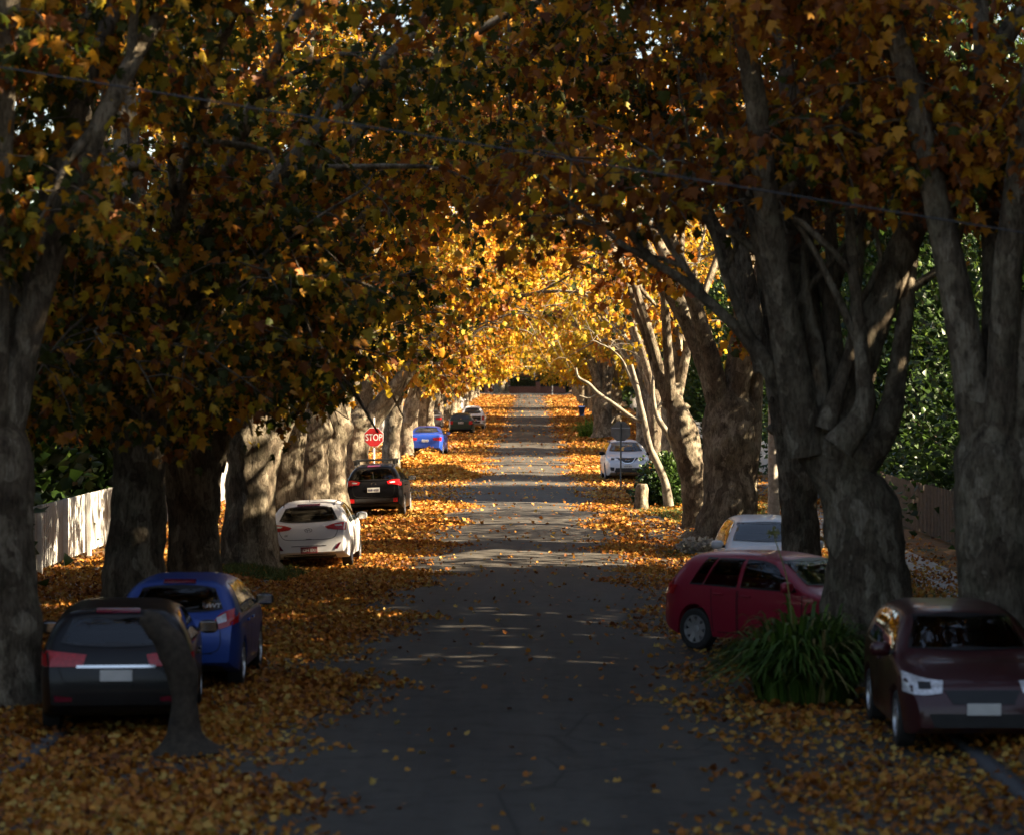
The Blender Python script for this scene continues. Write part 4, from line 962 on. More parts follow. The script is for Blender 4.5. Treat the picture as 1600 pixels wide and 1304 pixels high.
plane_tree(5.0, 72, 123, .65, 3.4, 'wide dark trunk with spreading roots behind the white car', GR,
   trunk=T([(1128, 862, 70), (1136, 838, 52), (1140, 790, 43), (1140, 730, 40), (1140, 680, 42), (1140, 640, 38), (1138, 600, 24)], 72),
   limbs=[T([(1065, 858, 6), (1085, 850, 12), (1110, 838, 20), (1135, 810, 26)], 72), T([(1150, 800, 26), (1163, 740, 22), (1174, 680, 16), (1180, 620, 12), (1186, 560, 8)], 72)],
   nauto=5, nleaf=12000, size=.22, toward=-.8, zmin=4.7, tint=(.64, .14), hero=True, mix=(.1, .12, .36, .42), top=12.5)
plane_tree(4.6, 82, 124, .38, 3.4, 'curved trunk lit on its right edge, left of the wide dark trunk', GR,
   trunk=T([(1087, 828, 30), (1086, 812, 20), (1083, 760, 19), (1076, 710, 21), (1066, 670, 22), (1056, 635, 16), (1050, 600, 12)], 82), nauto=5, nleaf=10000, size=.22, toward=-.8, zmin=4.6, tint=(.6, .14), hero=True, top=12.5)
plane_tree(*W(1042, 778, 68.4)[:2], 125, .2, 3.4, 'slender pale barked tree leaning left out of the dark shrub', GR,
   trunk=T([(1045, 790, 8.6), (1040, 755, 6.5), (1028, 725, 5.8), (1014, 695, 5.0), (1006, 655, 5.0), (999, 625, 4.3), (994, 600, 3.6), (986, 570, 2.9)], 95),
   limbs=[T([(1008, 660, 3.6), (985, 650, 3.6), (960, 632, 3.2), (935, 615, 2.9), (920, 600, 2.9), (904, 590, 2.2), (900, 575, 1.4)], 95), T([(1060, 720, 3.6), (1045, 680, 4.3), (1026, 648, 4.3), (1020, 610, 2.9), (1022, 575, 2.2)], 95),
          T([(1026, 640, 2.9), (1040, 622, 2.9), (1048, 600, 2.2), (1050, 570, 1.4)], 95), T([(994, 610, 2.9), (978, 575, 2.2), (970, 560, 1.4), (950, 540, 1.1)], 95), T([(935, 615, 1.8), (920, 622, 1.4), (905, 618, 0.9)], 95), T([(985, 650, 2.2), (965, 648, 1.4), (955, 660, 1.1)], 95)],
   nauto=0, nleaf=1500, size=.2, toward=-1, zmin=3.6, tint=(.45, .08), bark=M_PALE, reach=2.2, nsec=3, name='pale_tree')
for k, (Y, lab, r) in enumerate([(130, 'plane tree with a grey trunk behind the silver car', .42), (146, 'plane tree beyond the silver car, trunk half hidden by bare pale branches', .4), (163, 'plane tree standing before the stout grey trunk at the strappy green plants', .38)]):
    plane_tree(6.3, Y, 130 + k, r, 3.4, lab, GR, nauto=6, nleaf=6500, size=.25, toward=-.8, zmin=4.4, tint=(.48, .12), hero=True, top=12.5, thinning=.9)
plane_tree(5.1, 190, 136, .62, 2.6, 'stout grey trunk directly behind the strappy green plants', GR, trunk=T([(944, 682, 24), (943, 668, 16), (942, 650, 14), (942, 628, 14), (944, 605, 11)], 190), nauto=6, nleaf=4500, leafkind='small', size=.3, toward=-.8, zmin=4.0, tint=(.44, .1), top=11.5)
yy = 203.0; i = 0
while yy < 398:
    plane_tree(5.9 + random.uniform(-.2, .2), yy, 300 + i, .4, 3.2, 'plane tree with golden leaves in the distant part of the right row', GR, nauto=5, nleaf=8500 if yy < 260 else 5500, leafkind='small', size=.3 if yy < 260 else .4,
               toward=-.7, zmin=3.2, tint=(.44, .1), top=15.5 if yy < 250 else 13, reach=6.8 if yy < 250 else 8.5, wide=1.3, thinning=.8, ndroop=3)
    yy += random.uniform(10.5, 12.5) if yy < 260 else random.uniform(13, 16); i += 1
for k in range(7): shrub(-36 + 12 * k, -48 - 3 * (k % 2), 8, 6, 13, 5000, 'dark tree added far behind the viewpoint to darken reflections in the cars', name='sky_screen_tree', size=.9, seed=620 + k, kind='small', tint=(.3, .2), cat='tree', group='trees added behind the viewpoint')  # unseen trees added so car paint mirrors dark foliage, not low sky
# evergreens added on the right to shade the street, culled for planned sun stripes
yy = 4.0; k = 0
while yy < 490:
    near = yy < 62
    shrub(14.5 + random.uniform(-.5, .5), yy, 4.2, 5.6, 26 if near else (20 if yy < 150 else 15), 38000 if near else (44000 if yy < 140 else 22000 if yy < 210 else 9000), 'tall dark evergreen added behind the right hand fence to shade the street', name='shade_evergreen', size=.42 if near else (.23 if yy < 140 else .34 if yy < 210 else .7), seed=500 + k, kind='small', tint=(.3, .2), cat='tree',
          group='evergreens added on the right for shade', gaps=True)
    yy += 8.0; k += 1
    if 101 < yy < 108: yy = 101.5
    if 108 < yy < 121: yy = 121.5
for k, (x, y) in enumerate([(21, 97), (27, 98.5), (33, 98)]): shrub(x, y, 4, 4, 21, 9000, 'tall evergreen added by the right hand side street to shade the road', name='shade_evergreen', size=.8, seed=560 + k, kind='small', tint=(.3, .2), cat='tree', group='evergreens added at the side street for shade', gaps=True)  # added evergreens that darken the road where the tree row breaks
for k, (x, y, h) in enumerate([(-14.5, 24, 12), (-14.5, 35, 12), (-14.5, 46, 11), (-14, 57, 11), (-14.5, 70, 11), (-14, 85, 10)]):  # heights raised to block sky light on the near street
    shrub(x, y, 3.6, 5.5, h, 15000, 'dark garden tree behind the left picket fence', name='sky_screen_tree', size=.36, seed=70 + k, kind='small', tint=(.3, .2), cat='tree', group='garden trees behind the left fence')
# trees closing the view beyond the cross street
for k, (x, y, h, rx_) in enumerate([(-30, 459, 22, 9), (-17, 464, 27, 9), (-5, 470, 30, 10), (9, 470, 30, 10), (22, 464, 27, 9), (36, 459, 22, 9)]):
    shrub(x, y, rx_, 6, h, 9000, 'tall golden tree closing the view beyond the cross street', name='golden_tree', mat=M_LEAF, size=.7, seed=90 + k, kind='small', tint=(.44, .16), cat='tree', group='trees beyond the cross street')
plane_tree(*W(783, 612, 404)[:2], 140, .8, 4.0, 'heavy dark trunk before the brick wall at the end of the street', None, nauto=8, nleaf=9000, leafkind='small', size=.45, toward=0, zmin=4.3, tint=(.46, .14), top=11, reach=9, ndroop=6, trunk=T([(783, 621, 16), (783, 612, 12), (783, 590, 11), (783, 570, 10)], 426))
shrub(*W(748, 600, 430)[:2], 2.6, 2.0, 4.2, 1600, 'small red leaved tree beside the driveway at the end of the street', name='red_tree', mat=M_RED, size=.32, seed=97, kind='small', cat='tree')
# ================================================================== parked cars
AWAY = R(90); TOWARD = R(-90)
P_WHITE = paint('white_car_paint', (.78, .78, .79), 0.0, .3); P_BLACK = paint('black_car_paint', (.004, .004, .005), .0, .2, dust=.003, coat=.06, spec=.12); P_BLUE = paint('blue_car_paint', (.006, .05, .27), .25, .3, coat=.25)
P_RED = paint('dark_red_car_paint', (.3, .007, .03), .2, .28); P_SILVER = paint('silver_car_paint', (.5, .5, .53), .6, .35); P_GREEN = paint('dark_green_car_paint', (.008, .035, .03), .3, .3)
P_ROYAL = paint('royal_blue_car_paint', (.015, .07, .4), .4, .28); P_MAROON = paint('maroon_car_paint', (.04, .004, .007), .1, .25, dust=.01); P_DKBLACK = paint('black_purple_car_paint', (.005, .0045, .006), .0, .22, dust=.006, coat=.15, spec=.25)
P_DGREY = paint('grey_car_paint', (.16, .16, .17), .4, .35)
M_LET = simple('dark_lettering', (.03, .04, .12), .5); M_LETW = simple('pale_lettering', (.55, .5, .48), .5); M_BADGE = simple('badge_metal', (.35, .35, .36), .25, .9, .1)
def mirrored(pts): return [(-a, b) for a, b in pts]
def tails(c, top, bot, mat=M_TAIL, inner=None, off=.012, view='B'):
    for sg in (1, -1):
        t = [(a * sg, b) for a, b in top]; b_ = [(a * sg, b) for a, b in bot]
        o = c.surf('tail_lamp', mat, view, t, b_, off=off, nu=10, nv=5)
        if inner:
            c.surf('clear_lens', M_CLEAR, view, [(a * sg, b) for a, b in inner[0]], [(a * sg, b) for a, b in inner[1]], off=off + .004, nu=5, nv=3, parent=o)
def wiper(c, y0, z0, y1, z1): c.strip('rear_wiper', M_BLACKP, 'B', [(y0, z0), (y1, z1)], .022, .02)
def highlamp(c, z, w=.5): c.surf('high_brake_lamp', M_TAILD, 'B', [(-w / 2, z + .022), (w / 2, z + .022)], [(-w / 2, z - .022), (w / 2, z - .022)], off=.016, nu=6, nv=2)
def diffuser(c, z1=.36, w=.62, z0=.2): c.surf('lower_bumper', M_BLACKP, 'B', [(-w, z1 - .06), (-w * .8, z1), (w * .8, z1), (w, z1 - .06)], [(-w, z0), (0, z0), (w, z0)], off=.006, nu=14, nv=3)
def reflectors(c, y, z, w=.06, h=.13, sl=.05, mat=M_TAILD):
    for sg in (1, -1): c.surf('reflector', mat, 'B', [((y - w / 2 + sl) * sg, z + h / 2), ((y + w / 2 + sl) * sg, z + h / 2 + .02)], [((y - w / 2 - sl) * sg, z - h / 2), ((y + w / 2 - sl) * sg, z - h / 2)], off=.01, nu=4, nv=3)
def lidline(c, zb, zt, w, wt):
    c.strip('panel_gap', M_SEAM, 'B', [(-wt, zt), (-w - .03, zb + .12), (-w + .1, zb + .01), (0, zb), (w - .1, zb + .01), (w + .03, zb + .12), (wt, zt)], .011, .004, n=40)
def antenna(c, x, y=0, l=.2):
    z = c.hit('T', x, y)[0].z; MB().tube([(x, y, z - .01), (x - l * .4, y, z + l)], [.009, .004], 6).build('aerial', M_BLACKP, c.root)
def headlamps(c, top, bot, mat=M_CLEAR):
    for sg in (1, -1):
        o = c.surf('headlamp', mat, 'F', [(a * sg, b) for a, b in top], [(a * sg, b) for a, b in bot], off=.01, nu=10, nv=4)
        cx = np.mean([a for a, b in top + bot]); cz = np.mean([b for a, b in top + bot])
        c.surf('lamp_bowl', M_BLACKP, 'F', [((cx - .07) * sg, cz + .035), ((cx + .07) * sg, cz + .035)], [((cx - .07) * sg, cz - .035), ((cx + .07) * sg, cz - .035)], off=.015, nu=6, nv=3, parent=o)
def face(c, zg=.62, wg=.42, zl=.38, wl=.6):
    c.surf('grille', M_BLACKP, 'F', [(-wg, zg + .07), (wg, zg + .07)], [(-wg * .8, zg - .07), (wg * .8, zg - .07)], off=.008, nu=12, nv=3)
    c.surf('lower_grille', M_BLACKP, 'F', [(-wl, zl + .07), (wl, zl + .07)], [(-wl * .9, zl - .08), (wl * .9, zl - .08)], off=.008, nu=12, nv=3)
def place(px, py, dY=0.0):
    """ground position of a rear or front bumper seen at a photo pixel; the street is level up to 140 m"""
    lo, hi = 20.0, 420.0
    for _ in range(60):
        m = (lo + hi) / 2; y = 600 + F * (CAMH - float(base_z(m)) + .09) / m
        if y > py: lo = m
        else: hi = m
    return ((px - 830) * lo / F, lo)
def ground(x, y): return gzf(x, y) + .012
CARS = 'cars parked along the left side'

# --- black car cut by the left edge
x, y = -4.78, 33.1
c = Car('hatch', 'parked_car', P_DKBLACK, 4.35, 1.79, 1.49, (x, y, ground(x, y) + .02), (R(0), 0, AWAY + R(5)), 'black hatchback with a silver alloy wheel, nearest car on the left side', 'car')
c.standard(); c.wheels(10, wide=.05); c.mirrors()
tails(c, [(.34, .95), (.86, 1.0)], [(.38, .82), (.86, .82)], M_TAIL); lidline(c, .62, .98, .60, .68); highlamp(c, 1.415); c.plate('', M_PLATEW, M_LET, z=.72); diffuser(c); reflectors(c, .6, .45, .2, .05, 0)
c.strip('chrome_strip', M_CHROME, 'B', [(-.45, .82), (.45, .82)], .03, .014); c.finish()
# --- blue hatchback
x, y = -4.72, 38.2
c = Car('hatch', 'parked_car', P_BLUE, 3.95, 1.69, 1.48, (x, y, ground(x, y) + .02), (0, 0, AWAY), 'small blue hatchback with a red tail lamp and a white sticker on its rear window', 'car')
c.standard(); c.wheels(7, wide=.07); c.mirrors(M_BLACKP)
tails(c, [(.50, .90), (.62, 1.02), (.84, 1.10)], [(.50, .82), (.64, .83), (.84, .90)], M_TAIL, ([(.55, .96), (.68, 1.02)], [(.58, .89), (.70, .92)]))
lidline(c, .50, .9, .58, .60); highlamp(c, 1.42, .45); wiper(c, .0, 1.06, -.3, 1.1)
P, n = c.hit('B', 0, .93); ring_badge(c, (P.x - .015, 0, .93), M_CHROME, .085, .068, .012, extra=[[(-.8, .35), (-.35, .45), (0, -.1), (.35, .45), (.8, .35)]])
c.plate('UMK 3D7', M_PLATEW, M_LET, z=.58); diffuser(c, .34, .66, .2); c.strip('bumper_crease', M_SEAM, 'B', [(-.5, .5), (.5, .5)], .012, .004)
P, n = c.hit('B', .5, 1.1); t = text_mesh('window_sticker', '3WT', .1, M_LETW, c.root, maxw=.24); t.location = (P.x - .02, -.47, 1.1); t.rotation_euler = (R(90 - 42), 0, R(-90))
c.finish()
# --- white hatchback
x, y = place(484, 890)
c = Car('hatch', 'parked_car', P_WHITE, 4.3, 1.8, 1.47, (x, y, ground(x, y) + .02), (R(-2.6), 0, AWAY - R(.6)), 'white hatchback with a red number plate seen from behind, parked against the trunks', 'car')
c.standard(); c.wheels(5); c.mirrors(P_WHITE)
tails(c, [(.36, .93), (.55, .985), (.82, 1.02)], [(.42, .88), (.6, .86), (.80, .84)], M_TAIL, ([(.56, .96), (.72, .975)], [(.6, .93), (.74, .935)]))
lidline(c, .66, .93, .58, .64); highlamp(c, 1.40, .5)
P, n = c.hit('B', 0, .86); ring_badge(c, (P.x - .012, 0, .86), M_BADGE, .085, .045, .012, extra=[[(-.5, -.7), (-.2, .75)], [(.2, -.75), (.5, .7)], [(-.35, .1), (0, -.1), (.35, .1)]])
c.plate('1DH 8X1', M_PLATER, M_LETW, z=.43, h=.14); diffuser(c, .335, .58, .18); reflectors(c, .63, .5, .07, .13, .045)
c.strip('bumper_crease', M_SEAM, 'B', [(-.38, .52), (.38, .52)], .014, .004); c.surf('lid_latch', M_SEAM, 'B', [(-.06, .675), (.06, .675)], [(-.05, .655), (.05, .655)], off=.008, nu=4, nv=2)
P, n = c.hit('B', -.52, .76); t = text_mesh('model_badge', 'i30', .06, M_BADGE, c.root); t.location = (P.x - .012, .5, .74); t.rotation_euler = (R(90), 0, R(-90))
antenna(c, .75)
for yy_ in (-.56, .56):
    z = c.hit('T', 1.0, yy_)[0].z; MB().tube(crom([(.45, yy_, z - .035), (.7, yy_, z + .012), (1.9, yy_ * 1.0, z + .01)], 8), [.012] * 8, 6).build('roof_rail', M_BLACKP, c.root)
c.finish()
# --- black wagon
x, y = place(585, 809)
c = Car('suv', 'parked_car', P_BLACK, 4.4, 1.8, 1.62, (x, y, ground(x, y) + .02), (R(-2.2), 0, AWAY - R(1.5)), 'black wagon with roof racks and a white number plate, below the stop sign', 'car')
c.standard(); c.wheels(5); c.mirrors(P_BLACK)
tails(c, [(.42, 1.14), (.6, 1.2), (.86, 1.2)], [(.46, 1.06), (.62, 1.05), (.86, 1.0)], M_TAIL, ([(.5, 1.12), (.66, 1.14)], [(.54, 1.09), (.68, 1.1)]))
lidline(c, .66, 1.06, .6, .66); highlamp(c, 1.63, .4); c.plate('1UR 1GX', M_PLATEW, M_LET, z=.89, w=.38, h=.14); reflectors(c, .68, .55, .14, .12, 0, M_TAIL)
c.surf('lower_bumper', M_BLACKP, 'B', [(-.8, .62), (.8, .62)], [(-.78, .36), (.78, .36)], off=.006, nu=14, nv=4); wiper(c, 0, 1.22, .02, 1.42)
P, n = c.hit('B', 0, 1.03); ring_badge(c, (P.x - .012, 0, 1.03), M_CHROME, .075, .04, .012)
for sg in (-1, 1):
    z = c.hit('T', 1.4, sg * .58)[0].z; MB().tube(crom([(.6, sg * .58, z - .02), (.75, sg * .58, z + .05), (2.2, sg * .58, z + .05), (2.4, sg * .58, z - .03)], 10), [.018] * 10, 6).build('roof_rail', M_BLACKP, c.root)
for xx in (.95, 1.95):
    z = c.hit('T', xx, 0)[0].z; b = MB().box((xx, 0, z + .12), (.07, 1.36, .035), bev=.01)
    for sg in (-1, 1): b.box((xx, sg * .6, z + .06), (.09, .1, .16), bev=.01)
    b.build('roof_rack', M_BLACKP, c.root)
c.finish()
# bent stump between the black hatchback and the camera
X, Y = (288 - 830) * 31.7 / F, 31.7; r = empty('tree_stump', (X, Y, gzf(X, Y)), label='dark bent stump in front of the tail of the black hatchback', cat='stump')
pts, rr = pxr([(292, 1176, 58), (290, 1150, 32), (287, 1095, 21), (282, 1045, 22), (266, 1008, 24), (243, 978, 22), (222, 962, 11)], 31.7); m = MB()
rough_tube(m, crom(np.array(pts) - np.array([X, Y, gzf(X, Y)]), 22), crom(np.array(rr)[:, None], 22)[:, 0], 22, .55, 77); m.build('trunk', simple('dark_rotten_wood', (.04, .029, .019), .95, 0, .6, 12), r, smooth=True, sharp=80)
# --- royal blue sedan
x, y = place(664, 713)
c = Car('sedan', 'parked_car', P_ROYAL, 4.7, 1.9, 1.58, (x, y, ground(x, y) + .0), (0, 0, AWAY - R(3)), 'bright blue sedan parked past the leaf heap', 'car')
c.standard(cutglass=False); c.wheels(5); c.mirrors(P_ROYAL)
tails(c, [(.42, .86), (.86, .9)], [(.44, .74), (.86, .72)], M_TAIL); lidline(c, .62, 1.0, .6, .68); c.plate('1HN 4DV', M_PLATEW, M_LET, z=.72); diffuser(c, .36, .7); c.finish()
# --- dark green wagon
x, y = place(720, 679)
c = Car('suv', 'parked_car', P_GREEN, 4.3, 1.74, 1.55, (x, y, ground(x, y)), (0, 0, AWAY - R(1)), 'dark green wagon with roof rails, between the blue sedan and the white utility', 'car')
c.standard(cutglass=False); c.wheels(5); c.mirrors(P_GREEN)
tails(c, [(.6, 1.08), (.86, 1.08)], [(.6, .82), (.86, .82)], M_TAIL); lidline(c, .66, 1.06, .55, .6); c.plate('QFT 482', M_PLATEW, M_LET, z=.95); diffuser(c, .5, .8, .35)
P, n = c.hit('B', 0, 1.1); ring_badge(c, (P.x - .012, 0, 1.1), M_CHROME, .06, .06, .02)
for sg in (-1, 1):
    z = c.hit('T', 1.4, sg * .56)[0].z; MB().tube(crom([(.6, sg * .56, z - .02), (.75, sg * .56, z + .05), (2.2, sg * .56, z + .05), (2.4, sg * .56, z - .03)], 10), [.018] * 10, 6).build('roof_rail', M_BLACKP, c.root)
c.finish()
# --- white utility
x, y = place(737, 672.5)
c = Car('ute', 'parked_utility', P_WHITE, 5.3, 1.88, 1.84, (x, y, ground(x, y)), (0, 0, AWAY - R(1)), 'white utility with a dark tailgate panel, half hidden behind the green wagon', 'utility')
c.standard(cutglass=False); c.wheels(6); c.mirrors(M_BLACKP)
tails(c, [(.76, 1.08), (.9, 1.08)], [(.76, .78), (.9, .78)], M_TAIL); c.surf('tailgate', M_TRIM, 'B', [(-.68, 1.06), (.68, 1.06)], [(-.68, .76), (.68, .76)], off=.01, nu=8, nv=4)
c.surf('rear_bumper', M_BLACKP, 'B', [(-.85, .7), (.85, .7)], [(-.85, .56), (.85, .56)], off=.02, nu=8, nv=3); c.plate('1ML 9AB', M_PLATEW, M_LET, z=.63); c.finish()
# --- silver car facing the camera, far left
x, y = W(709, 645, 283)[:2]
c = Car('suv', 'parked_car', P_SILVER, 4.5, 1.84, 1.68, (x, y + 4.5, ground(x, y)), (0, 0, TOWARD), 'silver car facing us behind the white utility, farthest car on the left', 'car')
c.standard(cutglass=False); c.wheels(5); c.mirrors(P_SILVER); headlamps(c, [(.45, .86), (.82, .92)], [(.47, .76), (.82, .78)]); face(c, .78, .42, .42, .6); c.plate('', M_PLATEW, M_LET, 'F', .55); c.finish()

# grey car farther on, mostly hidden
x, y = W(672, 655, 214)[:2]
c = Car('sedan', 'parked_car', P_DGREY, 4.6, 1.8, 1.45, (x, y, ground(x, y)), (0, 0, AWAY), 'grey sedan showing above the roof of the bright blue sedan', 'car')
c.standard(cutglass=False); c.wheels(5); c.mirrors(P_DGREY); tails(c, [(.42, .86), (.86, .9)], [(.44, .74), (.86, .72)], M_TAIL); lidline(c, .62, 1.0, .6, .68); c.plate('', M_PLATEW, M_LET, z=.72); c.finish()
# --- right side
# silver four-wheel drive facing us
x, y = place(975, 752)
c = Car('suv', 'parked_car', P_SILVER, 4.6, 1.84, 1.70, (x, y + 4.6, ground(x, y) + .02), (0, 0, TOWARD + R(2)), 'silver four wheel drive facing us beside the dark shrub', 'car')
c.standard(); c.wheels(5); c.mirrors(P_BLACK)
headlamps(c, [(.40, .93), (.6, .98), (.86, 1.02)], [(.42, .86), (.6, .86), (.86, .88)])
c.surf('grille', M_BLACKP, 'F', [(-.5, .98), (0, .97), (.5, .98)], [(-.2, .78), (0, .76), (.2, .78)], off=.01, nu=14, nv=4); c.surf('lower_grille', M_BLACKP, 'F', [(-.5, .56), (.5, .56)], [(-.56, .38), (.56, .38)], off=.01, nu=14, nv=3)
P, n = c.hit('F', 0, .87); ring_badge(c, (P.x + .02, 0, .87), M_CHROME, .09, .085, .02, extra=[[(-1.3, 0), (1.3, 0)]])
c.strip('chrome_vee', M_CHROME, 'F', [(-.34, .97), (-.2, .79), (0, .75), (.2, .79), (.34, .97)], .035, .02); c.strip('skid_strip', M_CHROME, 'F', [(-.5, .36), (.5, .36)], .04, .014)
for sg in (-1, 1): c.surf('fog_lamp', M_BLACKP, 'F', [(sg * .56, .58), (sg * .76, .60)], [(sg * .58, .44), (sg * .72, .45)], off=.01, nu=5, nv=3)
c.plate('1KW 2PX', M_PLATEW, M_LET, 'F', .63)
for sg in (-1, 1):
    z = c.hit('T', 1.5, sg * .62)[0].z; MB().tube(crom([(.7, sg * .62, z - .02), (.85, sg * .62, z + .05), (2.3, sg * .62, z + .05), (2.5, sg * .62, z - .03)], 10), [.018] * 10, 6).build('roof_rail', M_BLACKP, c.root)
c.finish()
# pale car tucked behind it
x, y = 4.25, 124.5
c = Car('hatch', 'parked_car', P_WHITE, 4.2, 1.76, 1.5, (x, y + 4.2, ground(x, y)), (0, 0, TOWARD), 'pale car whose windscreen shows above the silver four wheel drive', 'car')
c.standard(cutglass=False); c.wheels(5); c.mirrors(P_WHITE); headlamps(c, [(.45, .76), (.8, .82)], [(.47, .68), (.8, .68)]); face(c); c.plate('', M_PLATEW, M_LET, 'F', .5); c.finish()
# white car behind the red hatchback
x, y = 4.5, 53.4
c = Car('suv', 'parked_car', P_WHITE, 4.5, 1.74, 1.5, (x, y + 4.5, ground(x, y) + .05), (0, 0, TOWARD), 'white car facing us behind the red hatchback, partly hidden by the straight grey trunk', 'car')
c.standard(); c.wheels(5); c.mirrors(P_WHITE); headlamps(c, [(.45, .92), (.82, .96)], [(.47, .8), (.82, .82)]); face(c, .8, .42, .45, .6); c.plate('', M_PLATEW, M_LET, 'F', .6); c.finish()
# red hatchback, nose in towards the right verge
yaw = R(-45); wb = PROF['hatch']['wb'][0] * 3.85 / 4.25; rxw, ryw = W(1091, 0, 43.9)[0], 43.9
hd = np.array([math.cos(yaw), math.sin(yaw)]); rt = np.array([math.sin(yaw), -math.cos(yaw)])      # heading, right hand side
o = np.array([rxw, ryw]) - hd * wb - rt * (1.72 / 2 - .1)
c = Car('hatch', 'parked_car', P_RED, 3.85, 1.72, 1.5, (o[0], o[1], gzf(*o) + .03), (0, 0, yaw), 'dark red hatchback turned nose in to the right verge with a silver wheel showing', 'car')
c.standard(); c.wheels(8, wide=.085); c.mirrors()
tails(c, [(.58, .96), (.72, 1.04), (.86, 1.06)], [(.6, .84), (.72, .82), (.86, .82)], M_TAIL)
for vw in 'RL': c.surf('side_tail_lamp', M_TAIL, vw, [(.03, 1.0), (.2, 1.02)], [(.03, .86), (.24, .92)], off=.008, nu=6, nv=4)
lidline(c, .62, .98, .58, .64); c.plate('', M_PLATEW, M_LET, z=.66); diffuser(c); headlamps(c, [(.45, .76), (.8, .82)], [(.47, .68), (.8, .68)]); face(c)
for vw in 'RL': c.strip('fuel_flap_gap', M_SEAM, vw, [(.62, .96), (.8, .96), (.8, .8), (.62, .8), (.62, .96)], .01, .004, n=30) if vw == 'L' else c.strip('shoulder_crease', M_SEAM, vw, [(1.3, .3), (3.0, .3)], .012, .005)
c.finish()
# maroon car at the right edge
x, y = 4.97, 31.6
c = Car('hatch', 'parked_car', P_MAROON, 4.2, 1.76, 1.5, (x, y + 4.2, ground(x, y)), (0, 0, TOWARD), 'dark maroon car facing us, nearest car on the right side', 'car')
c.standard(); c.wheels(5); c.mirrors(); headlamps(c, [(.42, .78), (.6, .8), (.84, .86)], [(.45, .66), (.65, .64), (.84, .66)]); face(c); c.plate('', M_PLATEW, M_LET, 'F', .5); c.finish()

# ================================================================== street furniture
def sign_post(name, px, Y, h, r, mat): 
    X = (px - 830) * Y / F; return X, Y, gzf(X, Y)
# stop sign
X, Y = (584 - 830) * 96.5 / F, 96.5; g = gzf(X, Y)
root = empty('stop_sign', (X, Y, g), label='red octagonal stop sign on a white pole above the black wagon', cat='sign')
MB().tube([(0, .03, 0), (0, .03, 3.0)], [.035, .035], 10).build('pole', M_WHITEP, root, smooth=True)
zc = CAMH - (682.5 - 600) * Y / F - g
def octo(r, y0, y1):
    P = [(r * math.cos(R(22.5 + 45 * k)), r * math.sin(R(22.5 + 45 * k))) for k in range(8)]
    V = [(a, y0, b) for a, b in P] + [(a, y1, b) for a, b in P]
    return V, [list(range(8)), [15, 14, 13, 12, 11, 10, 9, 8]] + [[k + 8, (k + 1) % 8 + 8, (k + 1) % 8, k] for k in range(8)]
m = MB(); m.add(*octo(.347, -.012, -.008)); bd = m.build('sign_border', M_WHITEP, root); bd.location = (0, 0, zc)
m = MB(); m.add(*octo(.326, -.018, -.0125)); pn = m.build('sign_panel', simple('sign_red', (.42, .015, .02), .45, 0, .15), root); pn.location = (0, 0, zc)
t = text_mesh('lettering', 'STOP', .31, M_WHITEP, pn, maxw=.56); t.rotation_euler = (R(90), 0, 0); t.location = (0, -.0205, -.108)
m = MB(); m.add(*octo(.34, -.0075, .0)); bk = m.build('sign_back', M_POLE, root); bk.location = (0, 0, zc)
# sign seen from its back, before the silver four-wheel drive
X, Y = (970 - 830) * 110 / F, 110.0; g = gzf(X, Y)
root = empty('street_sign', (X, Y, g), label='grey sign seen from behind on a thin dark pole before the silver four wheel drive', cat='sign')
MB().tube([(0, 0, 0), (0, 0, 2.6)], [.034, .034], 10).build('pole', M_DARKPOLE, root, smooth=True)
m = MB(); m.add(*octo(.40, .045, .055)); pn = m.build('sign_panel', simple('sign_back_grey', (.17, .155, .14), .55), root); pn.location = (0, 0, 2.3)
MB().box((0, .038, 2.42), (.7, .012, .04)).build('bracket', M_POLE, root)
# thin white post right of the wide trunk, timber pole by the white car
X, Y = (1173 - 830) * 90 / F, 90.0; g = gzf(X, Y)
root = empty('sign_post', (X, Y, g), label='thin white post in the sun right of the wide dark trunk', cat='post')
MB().tube([(0, 0, 0), (.05, 0, 2.75)], [.045, .045], 10).build('post', M_WHITEP, root, smooth=True); MB().lathe([(.05, 0), (.05, .03), (.001, .05)], n=12, c=(.05, 0, 2.75)).build('cap', M_WHITEP, root)
X, Y = (1209 - 830) * 74 / F, 74.0; g = gzf(X, Y)
root = empty('utility_pole', (X, Y, g), label='sunlit timber utility pole rising behind the white car', cat='pole')
MB().tube([(0, 0, 0), (0, 0, 4), (0, 0, 9.0)], [.16, .145, .12], 14).build('pole', simple('bleached_pole_timber', (.42, .37, .31), .85, 0, .35, 9), root, smooth=True)
MB().box((0, .14, 8.3), (2.2, .1, .12), bev=.01).build('crossarm', M_TIMBER, root)
for sx in (-.9, -.4, .4, .9): MB().lathe([(.03, 0), (.05, .05), (.03, .1), (.05, .14), (.001, .16)], n=10, c=(sx, .14, 8.36)).build('insulator', M_STONE, root)
# overhead cable across the top, between two poles beside the frame
def pole(x, y, h, label):
    g = gzf(x, y); r = empty('utility_pole', (x, y, g), label=label, cat='pole')
    MB().tube([(0, 0, 0), (0, 0, h)], [.16, .12], 12).build('pole', M_TIMBER, r, smooth=True); MB().box((0, .13, h - .5), (1.6, .1, .12), bev=.01).build('crossarm', M_TIMBER, r)
pole(7.1, 30.0, 6.6, 'timber utility pole at the right end of the overhead cable'); 
a, b = W(640, 209, 30), W(1392, 331, 30)
x0, x1 = -9.0, 7.1; sl_ = (b[2] - a[2]) / (b[0] - a[0]); z1 = b[2] + sl_ * (x1 - b[0]); z0 = a[2] + sl_ * (x0 - a[0])
pole(-9.0, 30.0, z0 + .6, 'timber utility pole at the left end of the overhead cable')
pts = [(x0 + (x1 - x0) * t, 30.0, z0 + (z1 - z0) * t + .0) for t in np.linspace(0, 1, 30)]
